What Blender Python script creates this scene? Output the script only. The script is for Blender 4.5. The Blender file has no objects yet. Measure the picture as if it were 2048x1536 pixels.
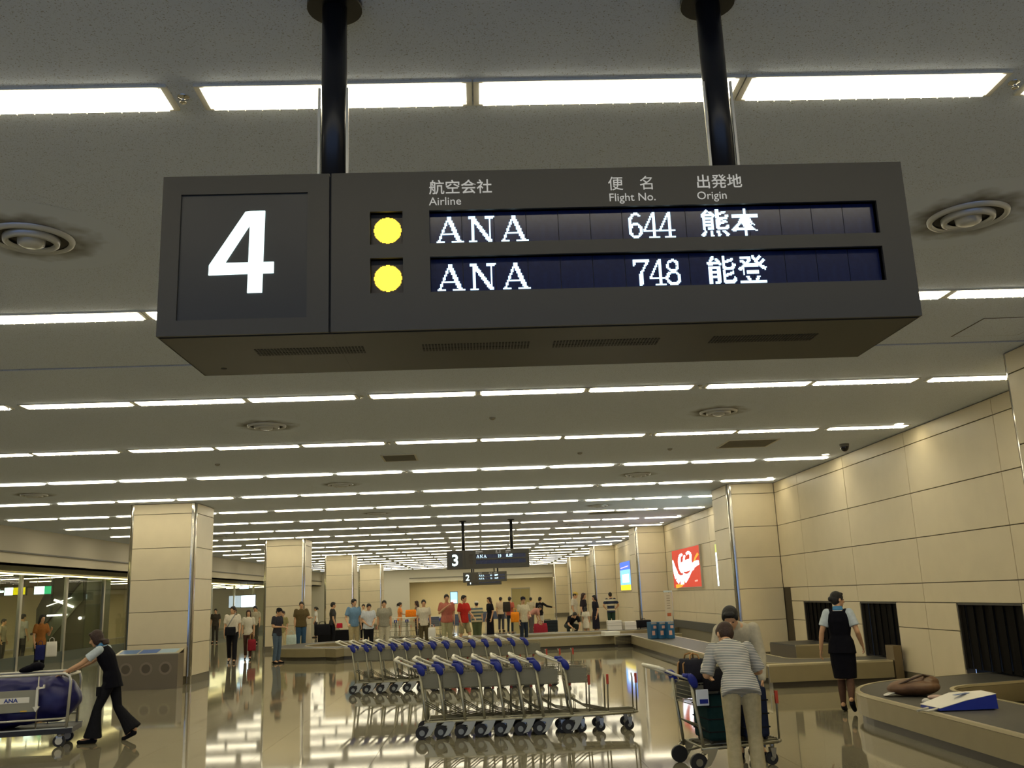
import bpy, bmesh, math, random
from mathutils import Vector, Matrix
rnd = random.Random(7)
SC = bpy.context.scene
COL = SC.collection
PI = math.pi

# ------------------------------------------------------------------ camera
CH = 1.70                      # eye height
CZ = 4.172                     # ceiling height
def set_camera():
    yaw, pitch, roll, f = .0407, .2239, -.039, 1860.2
    w = Vector((math.sin(yaw)*math.cos(pitch), math.cos(yaw)*math.cos(pitch), math.sin(pitch)))
    r = Vector((math.cos(yaw), -math.sin(yaw), 0)); u = r.cross(w)
    r2 = r*math.cos(roll)+u*math.sin(roll); u2 = -r*math.sin(roll)+u*math.cos(roll)
    cd = bpy.data.cameras.new('camera'); cam = bpy.data.objects.new('camera', cd); COL.objects.link(cam)
    cd.sensor_fit = 'HORIZONTAL'; cd.sensor_width = 36; cd.lens = 36*f/2048
    cd.clip_start = .05; cd.clip_end = 400
    m = Matrix((r2, u2, -w)).transposed().to_4x4(); m.translation = (0, 0, CH)
    cam.matrix_world = m
    SC.camera = cam
set_camera()
# ------------------------------------------------------------------ world, exposure
SC.view_settings.view_transform = 'Standard'; SC.view_settings.look = 'None'
SC.view_settings.gamma = 1; SC.view_settings.use_curve_mapping = False
SC.view_settings.exposure = 0.14
world = bpy.data.worlds.new('daylight'); SC.world = world; world.use_nodes = True
world.node_tree.nodes['Background'].inputs[0].default_value = (.36, .55, 1, 1)
world.node_tree.nodes['Background'].inputs[1].default_value = .75
LAMP_E = 11.0
LAMP_COL = (1, .895, .64)
SC.cycles.use_denoising = True
SC.cycles.max_bounces = 8
SC.cycles.sample_clamp_indirect = 6

# ------------------------------------------------------------------ materials
MATS = {}
def mat(name, col, rough=.6, metal=0., noise=0., nscale=30., bump=0., bscale=80., emit=None, es=0., spec=.5, coat=0.):
    if name in MATS: return MATS[name]
    m = bpy.data.materials.new(name); m.use_nodes = True; nt = m.node_tree
    b = nt.nodes['Principled BSDF']
    b.inputs['Base Color'].default_value = (*col, 1); b.inputs['Roughness'].default_value = rough
    b.inputs['Metallic'].default_value = metal; b.inputs['Specular IOR Level'].default_value = spec
    b.inputs['Coat Weight'].default_value = coat
    if emit: b.inputs['Emission Color'].default_value = (*emit, 1); b.inputs['Emission Strength'].default_value = es
    tc = nt.nodes.new('ShaderNodeTexCoord')
    if noise:
        n = nt.nodes.new('ShaderNodeTexNoise'); n.inputs['Scale'].default_value = nscale; n.inputs['Detail'].default_value = 4
        nt.links.new(tc.outputs['Object'], n.inputs['Vector'])
        mr = nt.nodes.new('ShaderNodeMapRange'); mr.inputs[1].default_value = .25; mr.inputs[2].default_value = .75
        mr.inputs[3].default_value = 1-noise; mr.inputs[4].default_value = 1+noise
        nt.links.new(n.outputs[0], mr.inputs[0])
        vm = nt.nodes.new('ShaderNodeVectorMath'); vm.operation = 'SCALE'; vm.inputs[0].default_value = col
        nt.links.new(mr.outputs[0], vm.inputs['Scale']); nt.links.new(vm.outputs[0], b.inputs['Base Color'])
    if bump:
        n = nt.nodes.new('ShaderNodeTexNoise'); n.inputs['Scale'].default_value = bscale
        nt.links.new(tc.outputs['Object'], n.inputs['Vector'])
        bp = nt.nodes.new('ShaderNodeBump'); bp.inputs['Strength'].default_value = bump; bp.inputs['Distance'].default_value = .01
        nt.links.new(n.outputs[0], bp.inputs['Height']); nt.links.new(bp.outputs[0], b.inputs['Normal'])
    MATS[name] = m
    return m
def glow(name, col, s):
    return mat(name, tuple(c*.35 for c in col), emit=col, es=s)
def cloth(col): 
    return mat('cloth_%02d%02d%02d' % tuple(int(c*99) for c in col), col, .9, noise=.12, nscale=25, bump=.25, bscale=22, spec=.12)
def stripes(name, c1, c2, pitch, duty=.5, axis=2):
    if name in MATS: return MATS[name]
    m = mat(name, c1, .9); nt = m.node_tree; b = nt.nodes['Principled BSDF']
    tc = nt.nodes.new('ShaderNodeTexCoord'); sx = nt.nodes.new('ShaderNodeSeparateXYZ')
    nt.links.new(tc.outputs['Object'], sx.inputs[0])
    a = nt.nodes.new('ShaderNodeMath'); a.operation = 'DIVIDE'; a.inputs[1].default_value = pitch
    nt.links.new(sx.outputs[axis], a.inputs[0])
    f = nt.nodes.new('ShaderNodeMath'); f.operation = 'FRACT'; nt.links.new(a.outputs[0], f.inputs[0])
    g = nt.nodes.new('ShaderNodeMath'); g.operation = 'GREATER_THAN'; g.inputs[1].default_value = duty; nt.links.new(f.outputs[0], g.inputs[0])
    mx = nt.nodes.new('ShaderNodeMix'); mx.data_type = 'RGBA'; mx.inputs[6].default_value = (*c1, 1); mx.inputs[7].default_value = (*c2, 1)
    nt.links.new(g.outputs[0], mx.inputs[0]); nt.links.new(mx.outputs[2], b.inputs['Base Color'])
    return m

M_PANEL = mat('cream_panel', (.7, .61, .42), .42, noise=.03, nscale=3)
M_BACK = mat('joint_backing', (.12, .10, .07), .8)  # dark backing that shows in the panel joints
M_CHROME = mat('polished_metal', (.62, .6, .55), .12, 1)
M_STEEL = mat('brushed_steel', (.5, .49, .44), .32, 1, noise=.08, nscale=60)
M_SATIN = mat('satin_trolley_metal', (.36, .345, .26), .42, .85)
M_DARK = mat('dark_rubber', (.03, .03, .03), .55)
M_BELT = mat('belt_rubber', (.055, .052, .045), .5, noise=.15, nscale=12, bump=.1, bscale=200)
M_CBEIGE = mat('carousel_panel', (.3, .25, .14), .38, .2, noise=.05, nscale=5)
M_RIM = mat('carousel_rim', (.6, .54, .36), .3, .6)
M_SIGN = mat('sign_casing', (.062, .057, .044), .42, .3, bump=.03, bscale=300)
M_SIGNW = mat('sign_window', (.03, .03, .028), .35)
M_LCD = mat('unlit_display', (.012, .018, .07), .18, noise=.2, nscale=60)
M_WHITEP = mat('printed_white', (.78, .76, .68), .6)
M_BLUEP = mat('blue_plastic', (.008, .022, .27), .4)
M_WHITEPL = mat('white_plastic', (.78, .75, .62), .4)
M_SKIN = mat('skin', (.62, .36, .2), .55, noise=.06, nscale=15)
M_HAIR = mat('black_hair', (.009, .008, .007), .6, bump=.5, bscale=60)
M_HAIRB = mat('brown_hair', (.035, .014, .008), .6, bump=.5, bscale=60)
M_BLACK = cloth((.012, .012, .015))
M_NAVY = cloth((.005, .005, .009))

# ------------------------------------------------------------------ mesh helpers
def bx(bm, x0, x1, y0, y1, z0, z1, mi=0):
    v = [bm.verts.new(p) for p in ((x0,y0,z0),(x1,y0,z0),(x1,y1,z0),(x0,y1,z0),(x0,y0,z1),(x1,y0,z1),(x1,y1,z1),(x0,y1,z1))]
    for f in ((0,3,2,1),(4,5,6,7),(0,1,5,4),(1,2,6,5),(2,3,7,6),(3,0,4,7)):
        bm.faces.new([v[i] for i in f]).material_index = mi
def basis(d):
    d = Vector(d).normalized(); a = Vector((0,0,1)) if abs(d.z) < .9 else Vector((1,0,0))
    u = d.cross(a).normalized(); return u, d.cross(u).normalized()
def cone(bm, p0, p1, r0, r1=None, n=10, mi=0, cap=True):
    r1 = r0 if r1 is None else r1
    p0, p1 = Vector(p0), Vector(p1); u, v = basis(p1-p0)
    A = [bm.verts.new(p0+(u*math.cos(t)+v*math.sin(t))*r0) for t in (2*PI*i/n for i in range(n))]
    B = [bm.verts.new(p1+(u*math.cos(t)+v*math.sin(t))*r1) for t in (2*PI*i/n for i in range(n))]
    for i in range(n):
        f = bm.faces.new((A[i], A[(i+1)%n], B[(i+1)%n], B[i])); f.material_index = mi; f.smooth = True
    if cap: 
        for f in (bm.faces.new(A[::-1]), bm.faces.new(B)): f.material_index = mi
def tube(bm, pts, r, n=8, mi=0):
    """a smooth rod following a polyline"""
    pts = [Vector(p) for p in pts]; rings = []
    for i, p in enumerate(pts):
        d = (pts[min(i+1, len(pts)-1)]-pts[max(i-1, 0)])
        u, v = basis(d)
        if rings:                                   # keep the ring from twisting
            pu = (rings[-1][0].co-pts[i-1]); pu -= d.normalized()*pu.dot(d.normalized())
            if pu.length > 1e-6: u = pu.normalized(); v = d.normalized().cross(u)
        rings.append([bm.verts.new(p+(u*math.cos(2*PI*k/n)+v*math.sin(2*PI*k/n))*r) for k in range(n)])
    for a, b in zip(rings, rings[1:]):
        for k in range(n):
            f = bm.faces.new((a[k], a[(k+1)%n], b[(k+1)%n], b[k])); f.material_index = mi; f.smooth = True
    bm.faces.new(rings[0][::-1]).material_index = mi; bm.faces.new(rings[-1]).material_index = mi
def ball(bm, c, rx, ry=None, rz=None, n=12, m=8, rot=None, mi=0):
    ry = rx if ry is None else ry; rz = rx if rz is None else rz
    M = Matrix.Translation(Vector(c)) @ (rot.to_4x4() if rot else Matrix()) @ Matrix.Diagonal((rx, ry, rz, 1))
    top, bot = bm.verts.new(M @ Vector((0,0,1))), bm.verts.new(M @ Vector((0,0,-1)))
    R = [[bm.verts.new(M @ Vector((math.sin(p)*math.cos(2*PI*k/n), math.sin(p)*math.sin(2*PI*k/n), math.cos(p)))) for k in range(n)] for p in (PI*j/m for j in range(1, m))]
    F = []
    for k in range(n):
        q = (k+1) % n
        F.append(bm.faces.new((top, R[0][k], R[0][q]))); F.append(bm.faces.new((bot, R[-1][q], R[-1][k])))
        for a, b in zip(R, R[1:]): F.append(bm.faces.new((a[k], b[k], b[q], a[q])))
    for f in F: f.smooth = True; f.material_index = mi
def loft(bm, rings, n=14, mi=0, power=2.):
    """rings: (centre, u axis, v axis, ru, rv)"""
    R = []
    for c, u, v, ru, rv in rings:
        c, u, v = Vector(c), Vector(u), Vector(v); L = []
        for k in range(n):
            t = 2*PI*k/n; cs, sn = math.cos(t), math.sin(t)
            e = 2/power; a = math.copysign(abs(cs)**e, cs); b = math.copysign(abs(sn)**e, sn)
            L.append(bm.verts.new(c+u*ru*a+v*rv*b))
        R.append(L)
    for a, b in zip(R, R[1:]):
        for k in range(n):
            f = bm.faces.new((a[k], a[(k+1)%n], b[(k+1)%n], b[k])); f.smooth = True; f.material_index = mi
    bm.faces.new(R[0][::-1]).material_index = mi; bm.faces.new(R[-1]).material_index = mi
def prism(bm, poly, z0, z1, mi=0):
    A = [bm.verts.new((x, y, z0)) for x, y in poly]; B = [bm.verts.new((x, y, z1)) for x, y in poly]
    n = len(poly)
    for i in range(n): bm.faces.new((A[i], A[(i+1)%n], B[(i+1)%n], B[i])).material_index = mi
    bm.faces.new(A[::-1]).material_index = mi; bm.faces.new(B).material_index = mi
def wprism(bm, poly, y0, y1, mi=0):
    """poly in x,z extruded along y"""
    A = [bm.verts.new((x, y0, z)) for x, z in poly]; B = [bm.verts.new((x, y1, z)) for x, z in poly]
    n = len(poly)
    for i in range(n): bm.faces.new((A[i], A[(i+1)%n], B[(i+1)%n], B[i])).material_index = mi
    bm.faces.new(A[::-1]).material_index = mi; bm.faces.new(B).material_index = mi
def obj(name, bm, mats, parent=None, loc=None, bevel=0., fix=True):
    if fix: bmesh.ops.recalc_face_normals(bm, faces=bm.faces)
    me = bpy.data.meshes.new(name); bm.to_mesh(me); bm.free()
    for m in (mats if isinstance(mats, (list, tuple)) else [mats]): me.materials.append(m)
    o = bpy.data.objects.new(name, me); COL.objects.link(o)
    if parent: o.parent = parent
    if loc: o.location = loc
    if bevel:
        b = o.modifiers.new('bevel', 'BEVEL'); b.width = bevel; b.segments = 2; b.limit_method = 'ANGLE'
    return o
def NB(): return bmesh.new()
def box(name, b, m, parent=None, bevel=0.):
    bm = NB(); bx(bm, *b); return obj(name, bm, m, parent, bevel=bevel)
def thing(name, label, cat, loc=(0,0,0), rz=0, group=None):
    o = bpy.data.objects.new(name, None); COL.objects.link(o); o.location = loc; o.rotation_euler = (0,0,rz)
    o.empty_display_size = .1
    return tag(o, label, cat, group)
def tag(o, label, cat, group=None):
    o['label'] = label; o['category'] = cat
    if group: o['group'] = group
    return o
def struct(o, label=None):
    o['kind'] = 'structure'
    if label: o['label'] = label
    return o
def share(name, src, parent=None, loc=None, rz=None):
    o = src.copy(); o.name = name; COL.objects.link(o); o.parent = parent
    if loc is not None: o.location = loc
    if rz is not None: o.rotation_euler = (0, 0, rz)
    return o
def copy_tree(o, parent=None):
    c = o.copy(); COL.objects.link(c); c.parent = parent
    for ch in list(o.children): copy_tree(ch, c)
    return c
ORD = ['first','second','third','fourth','fifth','sixth','seventh','eighth','ninth','tenth','eleventh','twelfth','thirteenth','fourteenth','fifteenth',
       'sixteenth','seventeenth','eighteenth','nineteenth','twentieth','twenty-first','twenty-second','twenty-third','twenty-fourth']
def text_mesh(txt, size, align='LEFT', bold=0.):
    cu = bpy.data.curves.new('t', 'FONT'); cu.body = txt; cu.size = size; cu.align_x = align; cu.offset = bold
    cu.resolution_u = 3
    o = bpy.data.objects.new('t', cu); COL.objects.link(o)
    bpy.context.view_layer.update()
    me = bpy.data.meshes.new_from_object(o.evaluated_get(bpy.context.evaluated_depsgraph_get()))
    bpy.data.objects.remove(o); bpy.data.curves.remove(cu)
    return me
def text(name, txt, size, loc, m, parent=None, rot=(PI/2,0,0), align='LEFT', sx=1., bold=0., ext=.002):
    me = text_mesh(txt, size, align, bold); me.materials.clear(); me.materials.append(m)
    o = bpy.data.objects.new(name, me); COL.objects.link(o)
    o.location = loc; o.rotation_euler = rot; o.scale = (sx, 1, 1)
    if ext: s = o.modifiers.new('depth', 'SOLIDIFY'); s.thickness = ext
    if parent: o.parent = parent
    return o

# ------------------------------------------------------------------ floor
XR = 7.25; XL = -15.4; YB = -6.0; YF = 80.0; XC = -13.3
def floor_mat():
    m = mat('polished_granite', (.2, .18, .12), .1, spec=.32)
    nt = m.node_tree; b = nt.nodes['Principled BSDF']; b.inputs['Specular Tint'].default_value = (1, .92, .68, 1)
    tc = nt.nodes.new('ShaderNodeTexCoord'); geo = nt.nodes.new('ShaderNodeNewGeometry')
    oi = nt.nodes.new('ShaderNodeObjectInfo')
    n = nt.nodes.new('ShaderNodeTexNoise'); n.inputs['Scale'].default_value = 55; n.inputs['Detail'].default_value = 5
    nt.links.new(geo.outputs['Position'], n.inputs['Vector'])
    cr = nt.nodes.new('ShaderNodeValToRGB'); cr.color_ramp.elements[0].position = .32; cr.color_ramp.elements[1].position = .68
    cr.color_ramp.elements[0].color = (.17, .155, .1, 1); cr.color_ramp.elements[1].color = (.26, .235, .16, 1)
    nt.links.new(n.outputs[0], cr.inputs[0])
    mr = nt.nodes.new('ShaderNodeMapRange'); mr.inputs[3].default_value = .93; mr.inputs[4].default_value = 1.07
    nt.links.new(oi.outputs['Random'], mr.inputs[0])
    vm = nt.nodes.new('ShaderNodeVectorMath'); vm.operation = 'SCALE'
    nt.links.new(cr.outputs[0], vm.inputs[0]); nt.links.new(mr.outputs[0], vm.inputs['Scale'])
    nt.links.new(vm.outputs[0], b.inputs['Base Color'])
    n2 = nt.nodes.new('ShaderNodeTexNoise'); n2.inputs['Scale'].default_value = 1.3
    nt.links.new(geo.outputs['Position'], n2.inputs['Vector'])
    m2 = nt.nodes.new('ShaderNodeMapRange'); m2.inputs[3].default_value = .03; m2.inputs[4].default_value = .07
    nt.links.new(n2.outputs[0], m2.inputs[0]); nt.links.new(m2.outputs[0], b.inputs['Roughness'])
    bp = nt.nodes.new('ShaderNodeBump'); bp.inputs['Strength'].default_value = .012; bp.inputs['Distance'].default_value = .02
    n3 = nt.nodes.new('ShaderNodeTexNoise'); n3.inputs['Scale'].default_value = 1.1; n3.inputs['Detail'].default_value = 1
    nt.links.new(geo.outputs['Position'], n3.inputs['Vector'])
    nt.links.new(n3.outputs[0], bp.inputs['Height']); nt.links.new(bp.outputs[0], b.inputs['Normal'])
    return m
M_FLOOR = floor_mat()
TX, TY = 1.416, 1.4
NX, NY = 16, 17
Y0T = 6.2; Y1T = Y0T+NY*TY
fb = NB()
bx(fb, XL, XR+.1, YB, YF, -.12, -.015)
fl = struct(obj('floor', fb, mat('floor_screed', (.15, .135, .09), .6)), 'polished grey beige granite floor of the baggage hall, full of ceiling lamp reflections')
tb = NB(); bx(tb, -TX/2+.0014, TX/2-.0014, -TY/2+.0014, TY/2-.0014, -.012, 0)
tile0 = obj('floor_tile', tb, M_FLOOR, fl)
first = True
for i in range(NX):
    for j in range(NY):
        p = (XL+TX*(i+.5), Y0T+TY*(j+.5), 0)
        if first: tile0.location = p; first = False
        else: share('floor_tile', tile0, fl, p)
sb = NB(); bx(sb, XL, XR, YB, Y0T-.003, -.012, 0); bx(sb, XL, XR, Y1T+.003, YF, -.012, 0)
so = obj('distant_paving', sb, M_FLOOR, fl)
struct(box('floor_beyond_glass', (-24, XL-.001, YB, YF, -.12, -.002), mat('corridor_floor', (.22, .2, .13), .2)), 'floor of the corridor behind the glass partition')

# ------------------------------------------------------------------ ceiling
def ceiling_mat():
    m = mat('speckled_ceiling_board', (.62, .6, .52), .9); nt = m.node_tree; b = nt.nodes['Principled BSDF']
    geo = nt.nodes.new('ShaderNodeNewGeometry')
    mp = nt.nodes.new('ShaderNodeMapping'); mp.inputs['Scale'].default_value = (1, 1.0, 1)
    nt.links.new(geo.outputs['Position'], mp.inputs[0])
    n = nt.nodes.new('ShaderNodeTexNoise'); n.inputs['Scale'].default_value = 130; n.inputs['Detail'].default_value = 1.5; n.inputs['Distortion'].default_value = .5
    nt.links.new(mp.outputs[0], n.inputs['Vector'])
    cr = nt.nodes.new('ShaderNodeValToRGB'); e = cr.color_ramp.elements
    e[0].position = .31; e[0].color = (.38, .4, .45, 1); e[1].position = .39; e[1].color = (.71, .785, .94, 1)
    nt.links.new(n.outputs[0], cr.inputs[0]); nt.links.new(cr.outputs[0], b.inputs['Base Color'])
    bp = nt.nodes.new('ShaderNodeBump'); bp.inputs['Strength'].default_value = .5; bp.inputs['Distance'].default_value = .004
    nt.links.new(n.outputs[0], bp.inputs['Height']); nt.links.new(bp.outputs[0], b.inputs['Normal'])
    return m
M_CEIL = ceiling_mat()
cb = NB(); bx(cb, XC, XR+.1, YB, 9.47, CZ, CZ+.1); bx(cb, XC, XR+.1, 9.53, YF, CZ, CZ+.1)
ceil = struct(obj('ceiling', cb, M_CEIL), 'flat pale ceiling with rows of recessed strip lights')
box('expansion_joint', (XC, XR, 9.47, 9.53, CZ+.02, CZ+.08), mat('dark_joint', (.03, .03, .035), .7), ceil)

# lamps
LL, LG, LB = 1.293, .0636, .186
def lamp_x(n):
    gaps = lambda i: LB if i % 3 == 2 else LG     # after lamp i (0..2 | 3,4 | 5)
    x = -1.293
    if n >= 0:
        for i in range(n): x += LL+{0:LG,1:LG,2:LB,3:LG,4:LB}[i]
    else:
        for i in range(n, 0): x -= LL+(LB if (-i) % 3 == 1 else LG)
    return x
M_LAMP = mat('lamp_diffuser', (.9, .9, .85), emit=LAMP_COL, es=LAMP_E)
M_LFRAME = mat('lamp_frame', (.6, .58, .5), .5)
M_FIN = mat('lamp_louvre_fin', (.9, .88, .7), .5, emit=(1, .92, .6), es=1.2)
W = .2
def lamp_tube_bm():
    bm = NB(); bx(bm, .02, LL-.02, -W/2, W/2, -.02, .004); return bm
b0 = NB()
bx(b0, -.028, 0, -W/2-.012, W/2+.012, -.012, .004); bx(b0, LL, LL+.028, -W/2-.012, W/2+.012, -.012, .004)
bx(b0, 0, LL, -W/2-.012, -W/2, -.012, .004); bx(b0, 0, LL, W/2, W/2+.012, -.012, .004)
lamp_frame = obj('frame', b0, M_LFRAME)
lamp_dif = obj('diffuser', lamp_tube_bm(), M_LAMP)
b0 = NB()
for i in range(1, 15): bx(b0, LL*i/15-.0015, LL*i/15+.0015, -W/2-.004, W/2+.004, -.026, -.019)
lamp_fin = obj('louvre', b0, M_FIN); lamp_fin['kind'] = 'stuff'
far_me = NB(); prism(far_me, [(.02,-W*.22),(.09,-W/2),(LL-.09,-W/2),(LL-.02,-W*.22),(LL-.02,W*.22),(LL-.09,W/2),(.09,W/2),(.02,W*.22)], -.022, .004)
lamp_far = obj('ceiling_light', far_me, M_LAMP)
uf = ut = False
ROWY = lambda k: 4.2241+3.51708*k
for k in range(0, 21):
    for n in range(-8, 6):
        lab = 'strip light in the %s ceiling row from the camera, %s from the left' % (ORD[k], ORD[n+8])
        loc = (lamp_x(n), ROWY(k), CZ-.001)
        if k < 4:
            t = thing('ceiling_light', lab, 'ceiling light', loc, 0, 'strip lights in the hall ceiling')
            if not uf:
                for o in (lamp_frame, lamp_dif, lamp_fin): o.parent = t
                uf = True
            else:
                for o, nm in ((lamp_frame, 'frame'), (lamp_dif, 'diffuser'), (lamp_fin, 'louvre')): share(nm, o, t)
        else:
            if not ut: o = lamp_far; ut = True
            else: o = share('ceiling_light', lamp_far)
            o.location = loc; tag(o, lab, 'ceiling light', 'strip lights in the hall ceiling')
bm = NB()
for k in (-1, 21):  # the near row is out of view, added for illumination
    for n in range(-8, 6): bx(bm, lamp_x(n), lamp_x(n)+LL, ROWY(k)-W/2, ROWY(k)+W/2, CZ-.01, CZ+.002)
o = obj('ceiling_lights', bm, M_LAMP); o['kind'] = 'stuff'
tag(o, 'strip lights of the far end row, plus an unseen row added over the camera', 'ceiling light')

# round air diffusers
def lathe(bm, prof, n=32, mi=0):
    R = [[bm.verts.new((r*math.cos(2*PI*k/n), r*math.sin(2*PI*k/n), z)) for k in range(n)] for r, z in prof]
    for a, b in zip(R, R[1:]):
        for k in range(n):
            f = bm.faces.new((a[k], a[(k+1)%n], b[(k+1)%n], b[k])); f.smooth = True; f.material_index = mi
M_DIFF = mat('diffuser_metal', (.62, .64, .68), .3, .5)
M_THROAT = mat('dark_vent_throat', (.06, .055, .05), .8)  # flat dark disc behind the vent rings
def soot_ring_mat():
    m = mat('dusty_ceiling_halo', (.5, .48, .42), .9); nt = m.node_tree; b = nt.nodes['Principled BSDF']
    tc = nt.nodes.new('ShaderNodeTexCoord')
    vl = nt.nodes.new('ShaderNodeVectorMath'); vl.operation = 'LENGTH'; nt.links.new(tc.outputs['Object'], vl.inputs[0])
    nz = nt.nodes.new('ShaderNodeTexNoise'); nz.inputs['Scale'].default_value = 5; nt.links.new(tc.outputs['Object'], nz.inputs['Vector'])
    ad = nt.nodes.new('ShaderNodeMath'); ad.operation = 'MULTIPLY_ADD'; ad.inputs[1].default_value = .35; nt.links.new(nz.outputs[0], ad.inputs[0]); nt.links.new(vl.outputs['Value'], ad.inputs[2])
    cr = nt.nodes.new('ShaderNodeValToRGB'); e = cr.color_ramp.elements
    e[0].position = .42; e[0].color = (.2, .19, .17, 1); e[1].position = .62; e[1].color = (.71, .785, .94, 1)
    nt.links.new(ad.outputs[0], cr.inputs[0]); nt.links.new(cr.outputs[0], b.inputs['Base Color'])
    return m
M_HALO = soot_ring_mat()
proto = None
for iy in range(0, 10):
    for ix, X in enumerate((-9.4, -2.95, 3.48)):
        Y = 5.98+7.034*iy
        if ix == 0 and iy < 2 or Y > 76: continue
        if proto is None:
            t = thing('ceiling_vent', '', 'vent')
            bm = NB(); lathe(bm, [(.27,-.004),(.264,-.022),(.24,-.032),(.228,-.012)], 40); obj('outer_ring', bm, M_DIFF, t, fix=False)
            bm = NB(); lathe(bm, [(.178,-.008),(.174,-.04),(.15,-.052),(.138,-.022)], 40); obj('middle_ring', bm, M_DIFF, t, fix=False)
            bm = NB(); lathe(bm, [(.088,-.012),(.084,-.05),(.05,-.066),(.001,-.068)], 40); obj('centre_cone', bm, M_DIFF, t, fix=False)
            bm = NB(); lathe(bm, [(.25,-.003),(.001,-.003)], 32); obj('throat', bm, M_THROAT, t)
            bm = NB(); lathe(bm, [(.62,-.0012),(.2,-.0014)], 40); obj('dust_ring', bm, M_HALO, t)
            proto = t
        else: t = copy_tree(proto)
        t.location = (X, Y, CZ); t['group'] = 'round air vents in the ceiling'
        t['label'] = 'round ringed air vent in the ceiling, %s line from the camera, %s' % (ORD[iy], ('left of the hall', 'middle column', 'right of the hall')[ix])
# sprinklers / detectors
n_ = 0
bm = NB(); lathe(bm, [(.03,-.001),(.028,-.008),(.012,-.012),(.007,-.028),(.018,-.031),(.016,-.034),(.001,-.034)], 20)
spr = obj('sprinkler', bm, M_CHROME)
for k in range(0, 6):
    for X in (-5.67, -1.4, 2.81):
        o = spr if n_ == 0 else share('sprinkler', spr); n_ += 1
        o.location = (X, ROWY(k), CZ)
        tag(o, 'small round sprinkler head in the %s lamp row, %s gap' % (ORD[k], {-5.67:'left', -1.4:'middle', 2.81:'right'}[X]), 'sprinkler', 'sprinklers between the strip lights')
bm = NB(); lathe(bm, [(.045,-.001),(.043,-.02),(.02,-.035),(.001,-.036)], 16)
det = obj('smoke_detector', bm, mat('detector_plastic', (.3, .29, .24), .5))
for i, (x, y, d) in enumerate(((.23,12.94,'beside the middle vent'),(-4.59,16.5,'left of the square grilles'),(1.85,16.57,'in front of the sloping grille'),(3.46,16.44,'just left of the dark grille'))):
    o = det if i == 0 else share('smoke_detector', det)
    o.location = (x, y, CZ); tag(o, 'tiny dark detector on the ceiling %s' % d, 'detector', 'detectors on the ceiling')
t = thing('dome_camera', 'black dome camera under the ceiling near the right wall', 'camera', (6.7, 16.6, CZ))
bm = NB(); cone(bm, (0,0,0), (0,0,-.05), .085, .08, 20); obj('mount', bm, mat('camera_mount', (.2,.19,.16), .5), t)
bm = NB(); ball(bm, (0,0,-.055), .075, .075, .085, 16, 10); obj('dome', bm, mat('dome_glass', (.01,.01,.012), .12), t)
def grille(name, lab, x0, x1, y0, y1, col):
    t = thing(name, lab, 'vent', ((x0+x1)/2, (y0+y1)/2, CZ))
    w, h = (x1-x0)/2, (y1-y0)/2
    bm = NB(); bx(bm, -w, w, -h, h, -.006, -.001); obj('backing', bm, mat('grille_back', (.12,.11,.08), .7), t)
    bm = NB()
    bx(bm, -w-.03, w+.03, -h-.03, -h, -.015, 0); bx(bm, -w-.03, w+.03, h, h+.03, -.015, 0); bx(bm, -w-.03, -w, -h, h, -.015, 0); bx(bm, w, w+.03, -h, h, -.015, 0)
    obj('frame', bm, M_LFRAME, t)
    bm = NB(); n = 12
    for i in range(n): y = -h+2*h*(i+.5)/n; bx(bm, -w, w, y-.012, y+.012, -.014, -.006)
    obj('slats', bm, mat('grille_slat', col, .6), t)['kind'] = 'stuff'
grille('return_grille', 'brownish rectangular air grille in the ceiling near the right wall', 4.35, 5.2, 15.7, 16.5, (.25,.23,.17))
grille('return_grille', 'pale rectangular grille in the ceiling left of centre', -1.65, -1.1, 16.1, 16.8, (.4,.37,.28))
grille('return_grille', 'rectangular grille in the ceiling far down on the right', 3.5, 4.7, 29.2, 30.0, (.3,.28,.2))
t = thing('access_hatch', 'flush square access hatch outlined in the ceiling by the right pilaster', 'hatch', (5.35, 8.9, CZ))
bm = NB(); bx(bm, -.36, .36, -.33, .33, -.004, -.001); obj('hatch_frame', bm, M_BACK, t)
bm = NB(); bx(bm, -.35, .35, -.32, .32, -.006, -.002); obj('hatch_panel', bm, M_CEIL, t)

# ------------------------------------------------------------------ right wall with panels
ZJ = [.18, .92, 1.34, 1.65, 2.385, 3.12, 3.92, 4.165]
OPEN = [(12.6, 14.38), (16.5, 18.1), (19.55, 21.3)]       # belt openings (first bay)
bm = NB()
bx(bm, XR+.02, XR+.15, YB, YF, 1.34, CZ)
ys = YB
for a, b in OPEN+[(36.0, 36.6)]:
    bx(bm, XR+.02, XR+.15, ys, a, 0, 1.34); ys = b
bx(bm, XR+.02, XR+.15, ys, YF, 0, 1.34)
for a, b in OPEN: bx(bm, XR+.02, XR+.15, a, b, 0, .18)
wr = struct(obj('wall_right', bm, M_BACK), 'cream panelled wall along the right side of the hall')
def panel_box(parent, lo, hi, n='wall_panel', m=M_PANEL):
    bm = NB(); bx(bm, lo[0], hi[0], lo[1], hi[1], lo[2], hi[2]); return obj(n, bm, m, parent, bevel=.004)
G = .006
BAYS = [(10.1, 22.6), (24.2, 36.7), (38.3, 50.8), (52.4, 64.9), (66.5, 79.2), (-6, 8.5)]
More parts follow.
